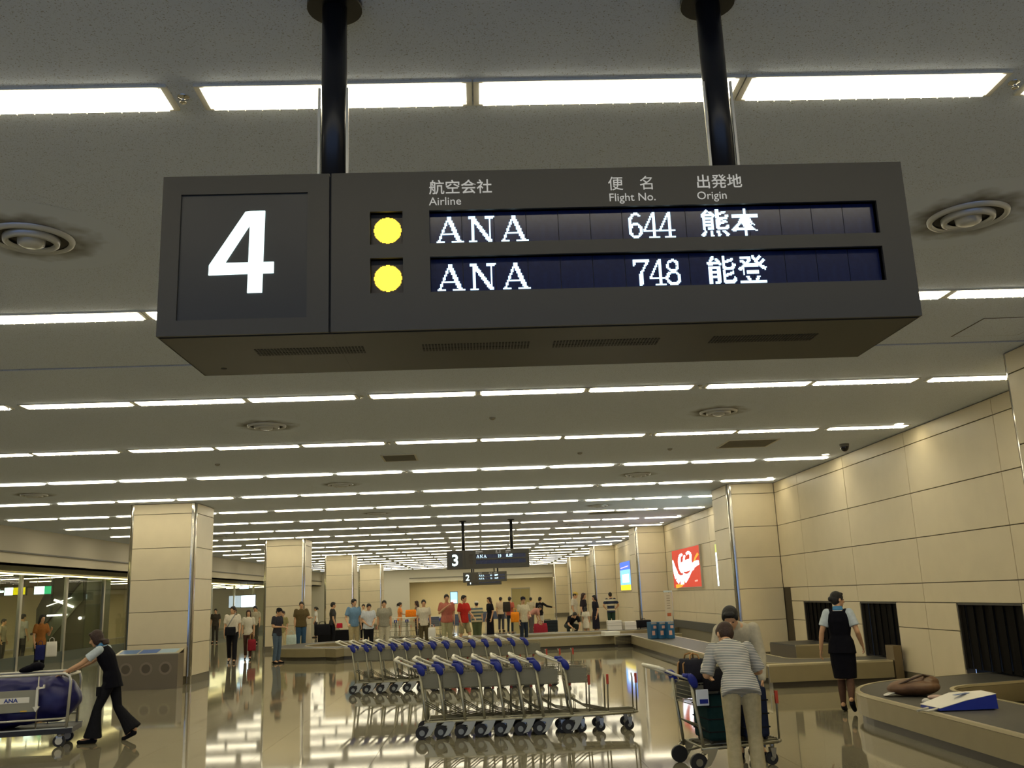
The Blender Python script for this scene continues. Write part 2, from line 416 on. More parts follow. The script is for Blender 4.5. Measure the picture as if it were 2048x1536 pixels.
for bi, (a, b) in enumerate(BAYS):
    if bi == 0: cols = [a, 12.6, 15.4, 18.15, 20.9, b]
    else:
        n = 4; cols = [a+(b-a)*i/n for i in range(n+1)] if bi != 1 else [24.2, 26.7, 29.5, 32.2, 34.9, 36.7]
    for zi in range(len(ZJ)-1):
        z0, z1 = ZJ[zi], ZJ[zi+1]
        if bi > 0 and zi == 2: continue
        if bi > 0 and zi == 1: z1 = ZJ[3]
        ys = list(cols)
        if bi == 0 and zi < 2:
            e = sorted({v for o_ in OPEN for v in o_})
            ys = sorted({a, b, 15.4, *e})
        for p, q in zip(ys, ys[1:]):
            if bi == 0 and zi < 2 and any(abs(p-o_[0]) < .01 and abs(q-o_[1]) < .01 for o_ in OPEN): continue
            if q-p < .05: continue
            if bi == 0 and zi < 3 and q > 22.55: q = 22.1
            panel_box(wr, (XR-.01, p+G, z0+G), (XR+.02, q-G, z1-G))
box('service_slot', (XR-.004, XR+.02, 22.1, 22.59, .18, 1.65), mat('slot_dark', (.06, .045, .025), .7), wr)
struct(box('baseboard_right', (XR-.02, XR+.02, YB, 12.6, 0, .18), mat('baseboard', (.16, .14, .09), .4)))
for i, (a, b) in enumerate([(14.38,16.5),(18.1,19.55),(21.3,36),(36.6,80)]):
    struct(box('baseboard_right', (XR-.02, XR+.02, a, b, 0, .18), MATS['baseboard']))
# openings: dark recess + strip curtains
M_CURT = mat('curtain_rubber', (.006, .005, .004), .8, spec=.08)
for i, (a, b) in enumerate(OPEN):
    t = thing('baggage_hatch', ['wide black strip curtain hatch nearest the camera on the right wall', 'black strip curtain hatch just right of the walking uniformed woman', 'black strip curtain hatch farthest along, left of the walking woman'][i], 'baggage hatch', (XR, (a+b)/2, .18), 0, 'baggage hatches in the right wall')
    h = (b-a)/2
    bm = NB(); bx(bm, .16, .9, -h, -h+.02, 0, 1.16); bx(bm, .16, .9, h-.02, h, 0, 1.16); bx(bm, .16, .9, -h, h, 1.14, 1.16); bx(bm, .88, .9, -h, h, 0, 1.16)
    obj('tunnel', bm, mat('tunnel_dark', (.03, .028, .022), .8), t)
    bm = NB(); bx(bm, .0, .05, -h, -h+.03, .18, 1.16); bx(bm, .0, .05, h-.03, h, .18, 1.16); bx(bm, 0, .05, -h, h, 1.13, 1.16)
    obj('hatch_frame', bm, mat('hatch_frame_dark', (.04, .036, .028), .4), t)
    n = max(9, int((b-a)/.13))
    sb_ = NB(); w = (b-a-.06)/n; bx(sb_, 0, .008, -w/2+.004, w/2-.004, .2, 1.13); s0 = obj('curtain_strip', sb_, M_CURT, t)
    for k in range(n):
        o = s0 if k == 0 else share('curtain_strip', s0, t)
        o.location = (.03+.018*(k % 2), -h+.03+w*(k+.5), 0); o.rotation_euler = (0, 0, rnd.uniform(-.1, .1))

# pilasters and columns
def corner_strip(bm, x, y, sx, sy, r, z0, z1):
    """rounded polished corner; x,y = arc centre"""
    pts = [(x, y)]
    for k in range(7):
        t = PI/2*k/6; pts.append((x+sx*r*math.cos(t), y+sy*r*math.sin(t)))
    prism(bm, pts, z0, z1)
COLZ = [.18, .92, 1.65, 2.385, 3.12, 3.92, 4.165]
def pier(name, label, cat, x0, x1, y0, y1, faces, group):
    t = thing(name, label, cat, ((x0+x1)/2, y0, 0), 0, group)
    cx, hw, D = 0, (x1-x0)/2, y1-y0
    r = .11
    core = NB(); bx(core, -hw+.03, hw-.03 if 'r' in faces else hw, .03, D-.03, 0, CZ); obj('core', core, M_BACK, t)
    bm = NB(); bx(bm, -hw+.012, hw-.012 if 'r' in faces else hw, .012, D-.012, 0, .18); obj('base_plinth', bm, MATS['baseboard'], t)
    for z0, z1 in zip(COLZ, COLZ[1:]):
        z0 += G; z1 -= G
        if 'f' in faces: panel_box(t, (-hw+r, 0, z0), ((hw-r) if 'r' in faces else hw-.02, .03, z1), 'column_panel')
        if 'b' in faces: panel_box(t, (-hw+r, D-.03, z0), ((hw-r) if 'r' in faces else hw-.02, D, z1), 'column_panel')
        if 'l' in faces: panel_box(t, (-hw, r, z0), (-hw+.03, D-r, z1), 'column_panel')
        if 'r' in faces: panel_box(t, (hw-.03, r, z0), (hw, D-r, z1), 'column_panel')
    cs = [(-1,-1),(-1,1)]+([(1,-1),(1,1)] if 'r' in faces else [])
    for sx, sy in cs:
        bm = NB(); corner_strip(bm, sx*(hw-r+.002), (r-.002) if sy < 0 else D-r+.002, sx, sy, r-.008, .02, CZ-.005)
        obj('corner_strip', bm, M_CHROME, t)
    return t
PY = [22.6+14.1*i for i in range(5)]
W5 = ['nearest', 'second', 'third', 'fourth', 'farthest']
for i, y in enumerate(PY):
    if y+1.6 < YF: pier('column', 'square cream panelled column, %s one in the left line of columns' % W5[i], 'column', -8.33, -6.75, y, y+1.6, 'fblr', 'columns on the left of the hall')
    if y < YF: pier('pilaster', 'cream panelled pilaster on the right wall, %s' % ['with the walking woman and bending man before it','just behind the blue crates','beyond the blue and yellow advert','fourth along the wall','farthest down the hall'][i], 'pilaster', 6.07, XR, y, min(y+1.6, YF), 'fbl', 'pilasters on the right wall')
pier('pilaster', 'cream panelled pilaster at the right edge of the picture, nearest the camera', 'pilaster', 6.0, XR, 8.5, 10.12, 'fbl', 'pilasters on the right wall')

# wall washers over the recessed bays
bm = NB(); lathe(bm, [(.07,-.002),(.065,-.01),(.05,-.004),(.001,-.004)], 20)
dl0 = obj('downlight', bm, mat('downlight_lens', (.9,.9,.8), emit=(1,.85,.55), es=4)); nd = 0
for y in (11.2, 14.6, 17.9, 21.5, 25.6, 28.7, 31.8, 34.9, 40, 44.5, 49, 54, 59):
    o = dl0 if nd == 0 else share('downlight', dl0); nd += 1
    o.location = (XR-.42, y, CZ-.001)
    tag(o, 'small round downlight washing the right wall, %s from the camera' % ORD[nd-1], 'downlight', 'downlights along the right wall')
    ld = bpy.data.lights.new('wall_washer', 'SPOT'); ld.energy = 120; ld.color = (1, .82, .45); ld.spot_size = math.radians(62); ld.spot_blend = .6; ld.shadow_soft_size = .04
    lo = bpy.data.objects.new('wall_washer', ld); COL.objects.link(lo); lo.location = (XR-.42, y, CZ-.03)
    lo.rotation_euler = (0, math.radians(22), 0); lo['kind'] = 'helper'

# ------------------------------------------------------------------ left side: bulkhead, soffit, glass partition
M_BULK = mat('bulkhead_paint', (.52, .48, .38), .7)
struct(box('wall_left', (XC-.12, XC, YB, YF, 3.48, CZ+.1), M_BULK), 'beige bulkhead under the left ceiling edge')
struct(box('trim_1', (XC-.1, XC+.035, YB, YF, 3.44, 3.48), mat('dark_trim', (.07,.065,.05), .5)), 'dark trim line along the left bulkhead')
struct(box('trim_2', (XC-.16, XC-.03, YB, YF, 3.1, 3.44), mat('lower_band', (.6,.54,.4), .6)), 'paler band under the left bulkhead')
struct(box('soffit_left', (-24, XC-.03, YB, YF, 3.1, 3.16), mat('soffit_dark', (.2,.18,.13), .7)), 'low dark soffit over the corridor')
bm = NB(); bx(bm, XL+.03, XL+.09, YB, YF, 3.02, 3.06)
tag(obj('cove_light', bm, mat('cove_glow', (.9,.8,.5), emit=(1, .85, .35), es=4.5)), 'thin yellow light strip along the top of the glass partition', 'strip light')
M_GLASS = None
def glass():
    m = bpy.data.materials.new('partition_glass'); m.use_nodes = True; nt = m.node_tree
    nt.nodes.remove(nt.nodes['Principled BSDF']); out = nt.nodes['Material Output']
    tr = nt.nodes.new('ShaderNodeBsdfTransparent'); tr.inputs[0].default_value = (.88, .92, .86, 1)
    gl = nt.nodes.new('ShaderNodeBsdfGlossy'); gl.inputs['Roughness'].default_value = .02
    fr = nt.nodes.new('ShaderNodeFresnel'); fr.inputs[0].default_value = 1.3
    mx = nt.nodes.new('ShaderNodeMixShader')
    ge = nt.nodes.new('ShaderNodeNewGeometry'); sb_ = nt.nodes.new('ShaderNodeMath'); sb_.operation = 'SUBTRACT'; sb_.inputs[0].default_value = 1
    nt.links.new(ge.outputs['Backfacing'], sb_.inputs[1]); ml = nt.nodes.new('ShaderNodeMath'); ml.operation = 'MULTIPLY'
    nt.links.new(sb_.outputs[0], ml.inputs[0]); nt.links.new(fr.outputs[0], ml.inputs[1])
    nt.links.new(ml.outputs[0], mx.inputs[0]); nt.links.new(tr.outputs[0], mx.inputs[1]); nt.links.new(gl.outputs[0], mx.inputs[2])
    nt.links.new(mx.outputs[0], out.inputs[0]); return m
M_GLASS = glass()
gp = bpy.data.objects.new('window_1', None); COL.objects.link(gp); gp.location = (XL, 8, 0); struct(gp, 'long glass partition with steel posts on the left')
py = [-13.9, -6.5, 0, 6.2, 12.4, 18.4, 24.4, 27.9, 31.4, 35, 39, 43, 47, 52, 57, 62, 67, 72]
bm = NB(); bx(bm, -.05, .05, -.07, .07, 0, 3.02); p0 = obj('glass_post', bm, M_STEEL, gp)
for i, y in enumerate(py):
    o = p0 if i == 0 else share('glass_post', p0, gp); o.location = (0, y, 0)
for a, b in zip(py, py[1:]):
    bm = NB(); bx(bm, -.006, .006, a+.07, b-.07, .36, 3.0); obj('pane', bm, M_GLASS, gp)
    bm = NB(); bx(bm, -.02, .02, a+.07, b-.07, .0, .36); obj('kick_panel', bm, mat('kick_green', (.045,.07,.055), .3), gp)
struct(box('wall_corridor', (-24.1, -24, YB, YF, 0, 3.1), mat('corridor_wall', (.6,.5,.32), .6)), 'beige wall at the back of the corridor')
# lamps added to brighten the corridor behind the glass
for i in range(14):
    o = box('corridor_fill_lamp', (-19.6, -16.6, 22+4*i, 22.3+4*i, 3.085, 3.1), mat('corridor_fill_glow', (.9,.85,.7), emit=(1,.85,.5), es=16))
    tag(o, 'added fill lamp over the corridor behind the glass, %s along' % ORD[i], 'ceiling light', 'added corridor fill lamps behind the glass')

# ------------------------------------------------------------------ far end wall
bm = NB(); bx(bm, -24, -6.0, YF, YF+.2, 0, CZ); bx(bm, 6.05, XR+.1, YF, YF+.2, 0, CZ); bx(bm, -6.0, 6.05, YF, YF+.2, 3.15, CZ)
struct(obj('wall_far', bm, mat('far_bulkhead', (.72,.68,.56), .6)), 'pale bulkhead closing the far end of the hall')
struct(box('trim_3', (-6, 6.05, YF-.06, YF+.01, 3.12, 3.22), mat('far_trim', (.75,.7,.55), .4)), 'pale ledge under the far bulkhead')
struct(box('trim_4', (-6, 6.05, YF-.1, YF+.01, 3.42, 3.5), mat('far_trim_dark', (.3,.28,.22), .4)), 'grey line across the far bulkhead')
struct(box('wall_far_recess', (-8, 8, 86, 86.2, 0, 3.4), mat('far_wall', (.66,.58,.36), .6)), 'yellowish wall in the recess beyond the far bulkhead')
struct(box('ceiling_far_recess', (-8, 8, YF+.2, 86, 3.2, 3.3), M_BULK))
struct(box('wall_far_side', (-8.1, -8, YF+.2, 86, 0, 3.3), M_BULK))
struct(box('wall_far_side_right', (8, 8.1, YF+.2, 86, 0, 3.3), M_BULK))
struct(box('floor_far_recess', (-8, 8, YF, 86, -.1, 0), M_FLOOR))
for i, x in enumerate((-4.5, -2.1, 1, 4.6)):
    o = box('far_downlight', (x-.5, x+.5, 83, 83.4, 3.18, 3.2), mat('far_lamp', (.9,.8,.6), emit=(1,.85,.55), es=45))
    tag(o, 'small bright ceiling lamp in the recess at the far end, %s from the left' % ORD[i], 'ceiling light', 'lamps in the far recess')
d = bpy.data.objects.new('door_1', None); COL.objects.link(d); d.location = (3.55, 85.95, 0); struct(d, 'tan double door in the far wall')
bm = NB(); bx(bm, -.85, .85, -.02, .02, 0, 2.4); obj('door_frame', bm, mat('door_frame_grey', (.3,.29,.24), .5), d)
for s in (-1, 1):
    bm = NB(); bx(bm, .02 if s > 0 else -.8, .8 if s > 0 else -.02, -.06, -.02, .02, 2.3)
    lf = obj('door_leaf', bm, mat('door_tan', (.3,.26,.11), .5), d)
    bm = NB(); cone(bm, (s*.1, -.1, .95), (s*.1, -.1, 1.2), .015); obj('door_handle', bm, M_CHROME, lf)
t = thing('advert_screen', 'small lit blue advert panel on the far wall behind the pink shirted man', 'advert', (-2.3, 79.9, 1.3))
bm = NB(); bx(bm, -.32, .32, 0, .08, -.05, .95); bx(bm, -.04, .04, .02, .08, -1.3, -.05); obj('frame', bm, M_SIGN, t)
bm = NB(); bx(bm, -.28, .28, -.01, 0, 0, .9); obj('screen', bm, glow('blue_advert', (.25,.6,1), 2.2), t)
bm = NB(); bx(bm, -.25, .2, -.015, -.01, .03, .25); obj('white_print', bm, glow('white_advert', (.9,.97,1), 3), t)

# ------------------------------------------------------------------ hanging flight signs
from mathutils.bvhtree import BVHTree
def seg_glyph(ch):
    """strokes (x0,y0,x1,y1,half width) on a unit-high cell, serif dot matrix style"""
    S = .045; T = .085
    def arc(cx, cy, rx, ry, a0, a1, n, w):
        P = [(cx+rx*math.cos(math.radians(a0+(a1-a0)*i/n)), cy+ry*math.sin(math.radians(a0+(a1-a0)*i/n))) for i in range(n+1)]
        ww = w if callable(w) else (lambda i: w)
        return [(*P[i], *P[i+1], ww(i)) for i in range(n)]
    if ch == 'A': return [(.08,.03,.45,.95,.035),(.45,.97,.82,.05,.075),(.22,.33,.68,.33,.035),(.0,.03,.26,.03,.035),(.6,.03,.96,.03,.04)]
    if ch == 'N': return [(.14,.03,.14,.95,.035),(.14,.95,.76,.05,.07),(.76,.05,.76,.95,.035),(.0,.96,.24,.96,.035),(.0,.03,.28,.03,.035),(.62,.96,.92,.96,.035)]
    if ch == '4': return [(.36,.95,.03,.3,.035),(.02,.28,.56,.28,.04),(.4,.97,.4,.03,.06),(.24,.02,.56,.02,.035)]
    if ch == '7': return [(.04,.94,.54,.94,.05),(.04,.94,.04,.78,.035),(.54,.92,.3,.5,.04),(.3,.5,.25,.02,.07)]
    if ch == '8': return arc(.29,.74,.19,.2,0,360,12,.045)+arc(.29,.27,.23,.23,0,360,12,.05)
    if ch == '6': return arc(.3,.3,.2,.26,0,360,14,.05)+arc(.34,.55,.26,.4,95,200,8,.05)+[(.36,.95,.48,.88,.035)]
    if ch == '1': return [(.3,.03,.3,.96,.06),(.14,.84,.3,.96,.035),(.14,.03,.46,.03,.035)]
    if ch == '9': return [(1-.42-x0,1-y0,1-.42-x1,1-y1,w) for x0,y0,x1,y1,w in seg_glyph('6')]
    return []
def dots_to_mesh(on, nx, ny, d, y=0.):
    """merge lit dots row by row into one raised mesh; x right, z up, face toward -Y"""
    bm = NB()
    for j in range(ny):
        i = 0
        while i < nx:
            if on[j][i]:
                k = i
                while k < nx and on[j][k]: k += 1
                bx(bm, i*d, k*d, y-.002, y, j*d, (j+1)*d); i = k
            else: i += 1
    return bm
def raster_strokes(ch, wid, ny=20):
    nx = int(wid*ny)+1; segs = seg_glyph(ch); on = []
    for j in range(ny):
        row = []
        for i in range(nx):
            x, y = (i+.5)/ny, (j+.5)/ny; hit = False
            for x0, y0, x1, y1, w in segs:
                dx, dy = x1-x0, y1-y0; L = dx*dx+dy*dy
                t = max(0, min(1, ((x-x0)*dx+(y-y0)*dy)/L)) if L else 0
                if (x-x0-t*dx)**2+(y-y0-t*dy)**2 < w*w: hit = True; break
            row.append(hit)
        on.append(row)
    return on, nx, ny
def raster_kanji(ch, ny=24):
    me = text_mesh(ch, 1., 'LEFT', .012)
    bm = NB(); bm.from_mesh(me)
    if not bm.verts: return [[False]*ny for _ in range(ny)], ny, ny
    x0 = min(v.co.x for v in bm.verts); x1 = max(v.co.x for v in bm.verts); y0 = min(v.co.y for v in bm.verts); y1 = max(v.co.y for v in bm.verts)
    tr = BVHTree.FromBMesh(bm); on = []
    for j in range(ny):
        on.append([tr.ray_cast(Vector((x0+(x1-x0)*(i+.5)/ny, y0+(y1-y0)*(j+.5)/ny, 1)), Vector((0,0,-1)))[0] is not None for i in range(ny)])
    bm.free(); return on, ny, ny
GLY = {}
def glyph(ch, kanji=False, wid=.96):
    if ch not in GLY: GLY[ch] = raster_kanji(ch) if kanji else raster_strokes(ch, wid)
    return GLY[ch]
M_LED = glow('led_white', (.62, .88, 1), 1.75)
M_LEDB = glow('led_numeral', (.78, 1, .98), 1.5)
M_HEAD = glow('backlit_print', (.75, .73, .66), .42)
M_YEL = glow('led_yellow', (1, .72, .06), 1.5)
def flight_sign(idx, Y, rows, num, lab):
    """front face at Y, sign spans x -1.08..1.58, z 2.61..3.2"""
    X0, X1, Z0, Z1, D = -1.085, 1.585, 2.61, 3.2, .58
    XS = -.495
    t = thing('flight_sign', lab, 'sign', ((X0+X1)/2, Y, Z0))
    ox, oz = (X0+X1)/2, Z0
    L = lambda x: x-ox
    K = lambda z: z-oz
    def hole_face(bm, x0, x1, holes, y0=0, y1=.012):
        """front sheet with rectangular windows"""
        xs = sorted({x0, x1, *[h[0] for h in holes], *[h[1] for h in holes]}); zs = sorted({Z0, Z1, *[h[2] for h in holes], *[h[3] for h in holes]})
        for a, b in zip(xs, xs[1:]):
            for c, d in zip(zs, zs[1:]):
                mx, mz = (a+b)/2, (c+d)/2
                if any(h[0] < mx < h[1] and h[2] < mz < h[3] for h in holes): continue
                bx(bm, L(a), L(b), y0, y1, K(c), K(d))
    R1 = (2.925, 3.05); R2 = (2.745, 2.875)
    hn = [(-1.02, -.575, 2.665, 3.13)]
    bm = NB(); hole_face(bm, X0, XS-.004, hn)
    bx(bm, L(X0), L(XS-.004), .012, D, K(Z1)-.004, K(Z1)); bx(bm, L(X0), L(XS+.0035), .03, D, 0, .004)
    bx(bm, L(X0), L(X0)+.004, .012, D, .0, K(Z1)); bx(bm, L(X0), L(XS-.004), D-.004, D, 0, K(Z1))
    obj('number_casing', bm, M_SIGN, t)
    H = [(-.355,-.24,*R1),(-.355,-.24,*R2),(-.145,1.475,*R1),(-.145,1.475,*R2)]
    bm = NB(); hole_face(bm, XS+.004, X1, H)
    bx(bm, L(XS+.004), L(X1), .012, D, K(Z1)-.004, K(Z1)); bx(bm, L(XS+.004), L(X1), .03, D, 0, .004)
    bx(bm, L(X1)-.004, L(X1), .012, D, 0, K(Z1)); bx(bm, L(XS+.004), L(X1), D-.004, D, 0, K(Z1))
    obj('display_casing', bm, M_SIGN, t)
    bm = NB(); bx(bm, L(XS-.02), L(XS+.02), .014, D-.01, .006, K(Z1)-.006); bx(bm, L(X0)+.01, L(X1)-.01, .012, .03, .004, .014)
    obj('seam', bm, mat('seam_black', (.01,.01,.01), .6), t)
    bm = NB(); bx(bm, L(-1.02), L(-.575), .008, .012, K(2.665), K(3.13)); pn = obj('number_window', bm, M_SIGNW, t)
    # numeral
    if num == '4':
        a = [(-.915,2.785),(-.915,2.835),(-.795,3.075),(-.715,3.075),(-.715,2.835),(-.685,2.835),(-.685,2.785),(-.715,2.785),(-.715,2.72),(-.765,2.72),(-.765,2.785)]
        bm = NB()
        def q(p): wprism(bm, [(L(x), K(z)) for x, z in p], .003, .0075)
        q([(-.916,2.828),(-.691,2.831),(-.691,2.872),(-.86,2.872),(-.915,2.865)]); q([(-.781,2.76),(-.73,2.76),(-.725,3.064),(-.777,3.064)])
        q([(-.916,2.828),(-.86,2.872),(-.777,3.012),(-.777,3.064),(-.794,3.062),(-.915,2.865)])
        obj('numeral', bm, M_LEDB, t)
    else:
        text('numeral', num, .5, (L(-.93), .006, K(2.72)), M_LEDB, t, sx=.95, bold=.012)
    # header text
    fine = idx == 0
    for x, jp, en in ((-.145,'航空会社','Airline'),(.5,'便\u3000名','Flight No.'),(.82,'出発地','Origin')):
        text('header_text', jp, .057, (L(x), -.0015, K(3.116)), M_HEAD, t, bold=0 if '便' in jp else .0004)
        text('header_text', en, .043, (L(x), -.0015, K(3.069)), M_HEAD, t)
    # displays
    for ri, (r, row) in enumerate(zip((R1, R2), rows)):
        zc = K(r[0])
        # status lamp
        bm = NB(); bx(bm, L(-.355), L(-.24), .03, .034, zc, zc+r[1]-r[0]); obj('lamp_window', bm, mat('lamp_window_dark', (.05,.035,.02), .4), t)
        if row and row[3]:
            on = [[(i-14.5)**2+(j-14.5)**2 < 14.7**2 for i in range(30)] for j in range(30)]
            bm = dots_to_mesh(on, 30, 30, .0033, .03); o = obj('round_lamp', bm, M_YEL, t, (L(-.345), 0, zc+.014))
        # LCD cells
        n = 14; w = (1.475+.145)/n
        bm = NB(); bx(bm, 0, w-.0025, .03, .034, 0, r[1]-r[0]); c0 = obj('display_cell', bm, M_LCD, t, (L(-.145), 0, zc))
        for k in range(1, n): share('display_cell', c0, t, (L(-.145)+w*k, 0, zc))
        bm = NB(); bx(bm, L(-.145), L(1.475), .035, .037, zc, zc+r[1]-r[0]); obj('display_back', bm, M_BACK, t)
        if not row: continue
        h = .098; d = h/20; dx = .01 if ri else 0
        def put(ch, x, kanji=False, wid=.96):
            on, nx, ny = glyph(ch, kanji, wid); dd = .104/24 if kanji else d
            obj('lit_character', dots_to_mesh(on, nx, ny, dd, .029), M_LED, t, (L(x), 0, zc+.012))
        for k, ch in enumerate(row[0]): put(ch, -.122+k*w)
        for k, ch in enumerate(row[1]): put(ch, .566+dx+k*.057, wid=.6)
        for k, ch in enumerate(row[2]): put(ch, .832+dx+k*.112, True)
    # underside grilles
    M_SL = mat('slot_black', (.012,.012,.01), .6)
    for gx in (-.6, .01, .495, 1.09):
        gm = NB()
        for yy in (.2, .25):
            for k in range(34): bx(gm, L(gx-.2)+.4*k/34, L(gx-.2)+.4*k/34+.007, yy, yy+.04, -.0015, .0005)
        obj('underside_grille', gm, M_SL, t)['kind'] = 'stuff'
    bm = NB(); cone(bm, (L(-.98), .47, -.002), (L(-.98), .47, .001), .011); obj('screw', bm, M_SL, t)
    # suspension
    for px in (-.545, 1.045):
        bm = NB(); cone(bm, (L(px), .4, K(Z1)), (L(px), .4, K(CZ)), .052, n=28); po = obj('suspension_pole', bm, mat('pole_dark', (.012,.012,.015), .3, .1), t)
        bm = NB(); cone(bm, (L(px), .4, K(CZ)-.03), (L(px), .4, K(CZ)), .115, n=28); obj('pole_flange', bm, MATS['pole_dark'], po)
        bm = NB()
        for s in (-1, 1): bx(bm, L(px)+s*.057-.005, L(px)+s*.057+.005, .37, .38, K(Z1), K(3.76))  # pale strips imitate lamp reflections on the pole edges, ending at lamp level
        obj('pole_glint_trim', bm, mat('pole_glint_pale', (.9,.86,.72), .35, .6), po)
    return t
flight_sign(0, 3.1, [('ANA','644','熊本',1),('ANA','748','能登',1)], '4', 'large dark hanging flight board with lit number 4 nearest the camera')
flight_sign(1, 30.6, [('ANA','19','札幌',0),None], '3', 'distant dark hanging flight board with lit number 3')
flight_sign(2, 58.1, [('ANA','64','福岡',0),('ANA','16','札幌',0)], '2', 'far small hanging flight board with lit number 2 under board 3')
flight_sign(3, 73.5, [None,None], '1', 'farthest hanging flight board with lit number 1 just under board 2')

# ------------------------------------------------------------------ adverts on the right wall
def disp(bm, pts, x, m=0):   # flat polygon on the wall plane, pts = (u along -Y, z)
    pass
def wall_advert(name, lab, y0, y1, z0, z1, base, shapes, text_items=()):
    """u runs 0..1 from the far end (left in view) to the near end; v from bottom to top"""
    t = thing(name, lab, 'advert', (XR-.01, (y0+y1)/2, z0))
    H = z1-z0; Wd = y1-y0
    bm = NB(); bx(bm, -.07, 0, -Wd/2-.03, Wd/2+.03, -.03, H+.03); obj('lightbox_frame', bm, mat('lightbox_edge', (.5,.46,.36), .4), t)
    bm = NB(); bx(bm, -.075, -.07, -Wd/2, Wd/2, 0, H); obj('lit_face', bm, base, t)
    for k, (nm, m, polys) in enumerate(shapes):
        bm = NB()
        for p in polys:
            x = -.077-.001*k
            A = [bm.verts.new((x, Wd/2-u*Wd, v*H)) for u, v in p]; B = [bm.verts.new((x-.0008, Wd/2-u*Wd, v*H)) for u, v in p]
            n = len(p)
            for i in range(n): bm.faces.new((A[i], A[(i+1)%n], B[(i+1)%n], B[i]))
            bm.faces.new(A); bm.faces.new(B[::-1])
        obj(nm, bm, m, t)
    return t
def ribbon(pts, w):
    """quads along a polyline with per-point half width"""
    out = []
    for i in range(len(pts)-1):
        (x0,y0),(x1,y1) = pts[i], pts[i+1]; w0, w1 = w[i], w[i+1]
        dx, dy = x1-x0, y1-y0; l = math.hypot(dx, dy); nx, ny = -dy/l, dx/l
        out.append([(x0+nx*w0,y0+ny*w0),(x0-nx*w0,y0-ny*w0),(x1-nx*w1,y1-ny*w1),(x1+nx*w1,y1+ny*w1)])
    return out
RED = glow('advert_red', (.72, .06, .03), .75); WHT = glow('advert_white', (.86, .9, 1), 2.4)
def curve(f, n, a, b): return [f(a+(b-a)*i/n) for i in range(n+1)]
wave = curve(lambda u: (u, .44-.62*math.sin(min(u*1.9, 1.75))*.55+.62*max(0, u-.42)**1.0), 14, -.02 if False else 0.01, .99)
wave = [(.03,.62),(.08,.42),(.16,.27),(.27,.19),(.4,.2),(.52,.29),(.64,.42),(.76,.52),(.88,.57),(.98,.58)]
wv2 = [(x, y-.15+.02*i/9) for i, (x, y) in enumerate(wave)]
wall_advert('lightbox_advert', 'bright red lightbox advert with white script and a white wave on the right wall', 30.75, 35.15, 1.77, 3.1, RED, [
 ('orange_swoosh', glow('advert_orange', (1,.4,.03), 1.0), ribbon([(.08,.03),(.3,.05),(.45,.16),(.58,.3)], [.05,.04,.02,.01])+ribbon([(.8,.6),(.88,.72),(.97,.8)], [.02,.03,.035])),
 ('white_wave', WHT, ribbon(wave, [.03,.06,.1,.12,.12,.1,.08,.07,.07,.05])+ribbon([(.02,.75),(.06,.55),(.14,.38)], [.02,.05,.06])),
 ('white_script', glow('advert_script', (.95,.96,1), 2.8), ribbon([(.42,.83),(.36,.86),(.3,.8),(.28,.66),(.3,.5),(.38,.4),(.48,.42)], [.03,.035,.045,.05,.05,.05,.04])+
   ribbon([(.5,.82),(.46,.72),(.47,.58),(.55,.5),(.62,.56)], [.03,.035,.035,.035,.03])+ribbon([(.56,.84),(.64,.88),(.72,.82),(.7,.66),(.72,.48),(.8,.44)], [.035]*6)+
   ribbon([(.3,.5),(.5,.5),(.72,.55)], [.1,.13,.1])+ribbon([(.36,.6),(.55,.64),(.7,.66)], [.05,.06,.05])),
 ('red_smile', RED, ribbon([(.42,.4),(.5,.36),(.6,.38),(.66,.41)], [.01,.03,.03,.01])),
 ('small_print', glow('advert_print', (.9,.5,.4), .8), ribbon([(.8,.14),(.9,.15)], [.02,.02])),
])
wall_advert('lightbox_advert', 'tall blue lit advert with yellow base on the right wall beyond the blue boxes', 45.3, 48.6, 1.76, 3.14, glow('advert_blue', (.08,.2,.85), 1.0), [
 ('yellow_band', glow('advert_yellow', (1,.75,.02), 1.1), [[(0,0),(1,0),(1,.19),(0,.19)]]),
 ('light_field', glow('advert_sky', (.2,.5,1), 1.5), [[(.0,.2),(1,.2),(1,.72),(0,.72)]]),
 ('white_block', WHT, [[(.2,.27),(.85,.27),(.85,.56),(.2,.56)]]),
 ('pale_line', glow('advert_pink', (.9,.6,.7), 1.2), [[(.08,.78),(.85,.82),(.85,.85),(.08,.81)]]),
])
wall_advert('lightbox_advert', 'narrow white lit strip panel beside the nearer pilaster edge', 24.6, 28.6, 1.76, 3.0, glow('advert_pale', (.8,1,.95), 2.2), [
 ('yellow_top', glow('advert_lime', (.7,.75,.2), .8), [[(0,.8),(1,.8),(1,1),(0,1)]])])

# signs and screens on the left
def hang_sign(name, lab, x, y, z0, z1, w, blocks, cat='sign', d=.12):
    t = thing(name, lab, cat, (x, y, z0))
    bm = NB(); bx(bm, -w/2, w/2, 0, d, 0, z1-z0); obj('casing', bm, M_SIGN, t)
    for nm, a, b, c, e, m in blocks:
        bm = NB(); bx(bm, -w/2+w*a, -w/2+w*b, -.006, 0, (z1-z0)*c, (z1-z0)*e); obj(nm, bm, m, t)
    bm = NB()
    for s in (-1, 1): cone(bm, (s*w*.35, d/2, z1-z0), (s*w*.35, d/2, 3.1-z0), .015)
    obj('hanger_rods', bm, M_STEEL, t)
    return t
t = hang_sign('exit_sign', 'small green and white lit exit sign behind the glass on the left', -16.53, 36.5, 2.42, 2.75, .66, [
 ('white_figure', .03, .6, .06, .94, glow('exit_white', (.8,1,.95), 2.6)), ('green_field', .6, .98, .06, .94, glow('exit_green', (.02,.5,.2), 1.1))])
